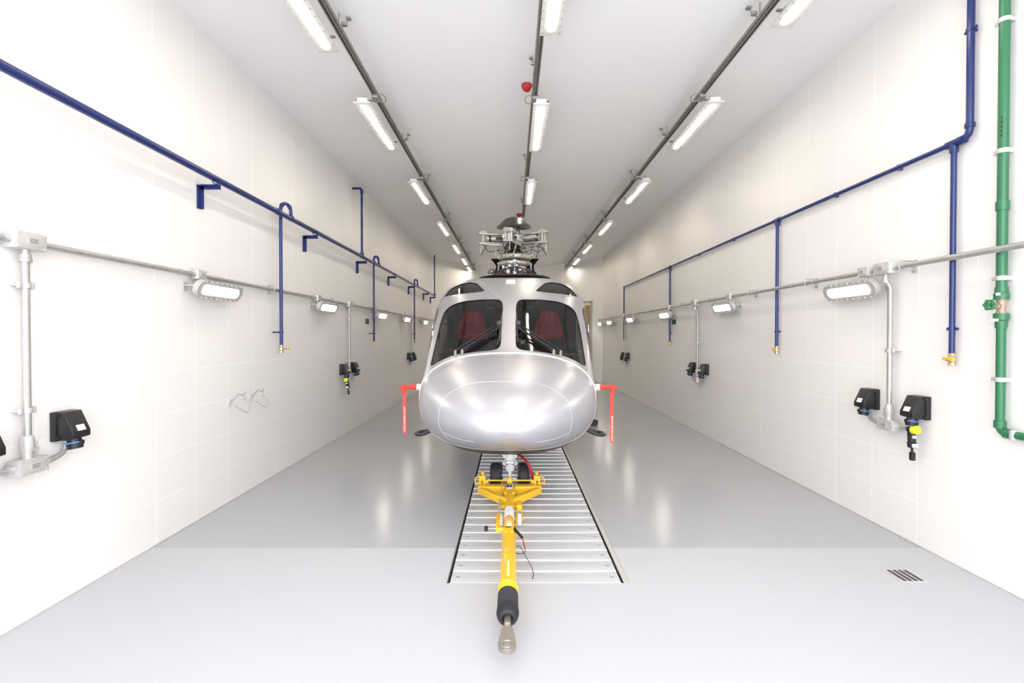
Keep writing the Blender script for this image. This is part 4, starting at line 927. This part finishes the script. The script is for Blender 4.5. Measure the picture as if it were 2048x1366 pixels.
def ceil_lamp():
    e = empty('ceiling_lamp', (0, 0, 0)); m_ = MB()
    m_.box((0, 0, .012), (.185, 1.49, .012), bev=.003).box((0, 0, .045), (.12, 1.45, .06), bev=.01)
    m_.mat(1)
    for k in range(15):
        for a in (-1, 1): m_.cyl((a*.078, -.70+k*.1, .006), (a*.078, -.70+k*.1, .001), .007, seg=8)
    m_.build('housing', [M['white'], M['galv']], e)
    m_ = MB(); m_.stadium((0, 0, .0035), 1.36, .058, .008); m_.build('diffuser', M['lampC'], e)
    m_ = MB()
    for y in (-.62, .62): MB().box((0, y, .085), (.19, .03, .012)).box((0, y, .10), (.05, .03, .04)).build('mounting_bracket', M['strut'], e)
    m_.bm.free(); return e
cl0 = ceil_lamp(); first = True
for nm, xr, xl, s, ys, yend in (('left', -1.565, -1.70, -1, [3.95, 6.42, 9.35, 12.5, 15.35, 17.9, 20.0], 21.0), ('centre', .27, .335, 1, [3.68, 6.45, 9.35], 11.7), ('right', 2.165, 2.30, 1, [3.58, 6.40, 9.3, 12.4, 15.35, 17.9, 20.0], 21.0)):
    if s > 0 and nm == 'right': rail(xr, yend, [y-.75 for y in ys], 'grey ceiling rail above the right row of lamps', (2.6, 4.4, 7.0, 8.8, 11.6, 14.4, 17.2, 20), 1)
    elif nm == 'left': rail(xr, yend, [y-.75 for y in ys], 'grey ceiling rail above the left row of lamps', (2.6, 4.55, 7.2, 9.0, 11.8, 14.6, 17.4, 20), -1)
    else: rail(xr, yend, [y-.75 for y in ys], 'grey ceiling rail above the centre row of lamps, ending over the rotor', (2.6, 5.2, 8.0, 10.6), 1)
    for i, y in enumerate(ys):
        e = cl0 if first else copy_tree(cl0); first = False
        e.location = (xl, y, 4.375)
        o_ = ['nearest', 'second', 'third', 'fourth', 'fifth', 'sixth', 'farthest'][i] if nm != 'centre' else ['nearest', 'middle', 'farthest'][i]
        tag(e, 'long lit ceiling lamp, %s from the camera in the %s row' % (o_, nm), 'lamp', 'long ceiling lamps')
# red wrapped ceiling detectors
for i, (x, y, lab) in enumerate(((.17, 5.83, 'red wrapped detector on the ceiling beside the centre rail, nearer one'), (.17, 12.0, 'red wrapped detector on the ceiling above the rotor hub cap, farther one'))):
    m_ = MB(); r = .062 if i == 0 else .07
    m_.lathe([(r*.95, 0), (r, -.012), (r*.93, -.03), (r*.8, -.05), (r*.55, -.07), (r*.2, -.078), (0, -.08)], (x, y, H-.001), (0, 0, 1), 20)
    for k in range(5): m_.tube(spline([(x+r*.9*math.cos(k*1.3), y+r*.9*math.sin(k*1.3), H-.03), (x+r*.5*math.cos(k*1.3+.6), y+r*.5*math.sin(k*1.3+.6), H-.073), (x, y, H-.08)], 4), .006, 6)
    m_.bar((x+r*.7, y, H-.012), (x+r*1.5, y-.01, H-.02), .02, .008)
    tag(m_.build('ceiling_detector', M['red'], loc=(x, y, H)), lab, 'detector', 'red wrapped ceiling detectors')
# floor drain
fx, fy = 2.86, 3.62
dr = empty('floor_drain', (fx, fy, 0), 0, 'square metal floor drain grate in the floor near the right wall', 'drain')
m_ = MB(); m_.box((fx, fy, .002), (.205, .19, .004)); W(m_, 'drain_plate', M['alum'], dr)
m_ = MB()
for k in range(4): m_.box((fx-.06+.04*k, fy, .0045), (.024, .165, .002))
W(m_, 'grate_slot', M['dark'], dr)
# wire hose racks on the left wall
wy, wz = 5.62, 1.06
wr = empty('wire_rack', (XL, wy, wz), 0, 'bent wire hose rack with two loops on the left wall below the blue drop pipe', 'rack')
for o_ in (-.24, .17):
    m_ = MB(); y = wy+o_; r = .135
    m_.tube(spline([(XL+.01, y-r, wz-.02), (XL+.07, y-r*.9, wz-.06), (XL+.11, y-r*.4, wz-.12), (XL+.12, y, wz-.135), (XL+.11, y+r*.4, wz-.12), (XL+.07, y+r*.9, wz-.06), (XL+.01, y+r, wz-.0)], 6), .004, 6)
    m_.tube([(XL+.008, y-r, wz-.06), (XL+.012, y-r, wz+.02)], .005, 6).tube([(XL+.01, y+r, wz-.02), (XL+.02, y+r, wz+.07)], .005, 6)
    m_.tube([(XL+.012, y-r, wz-.02), (XL+.012, y+.02, wz+.06), (XL+.012, y+r, wz+.02)], .004, 6); W(m_, 'wire_loop', M['galv'], wr)
m_ = MB()
for o_ in (-.38, -.1, .04, .31): m_.box((XL+.008, wy+o_, wz), (.016, .02, .05), bev=.003)
W(m_, 'wall_plate', M['alum'], wr)
# small signs
for s, xw, y, z, lab in ((1, XL, 10.25, 2.04, 'small green and black sign on the left wall'), (-1, XR, 10.42, 2.03, 'small green and black sign on the right wall')):
    m_ = MB(); m_.box((xw+s*.004, y, z), (.008, .22, .10)).mat(1).box((xw+s*.009, y, z+.03), (.002, .20, .022)).box((xw+s*.009, y, z-.03), (.002, .20, .022))
    sg_ = empty('exit_sign', (xw, y, z), 0, lab, 'sign', 'small wall signs'); W(m_, 'sign_plate', [M['greensign'], M['ink']], sg_)
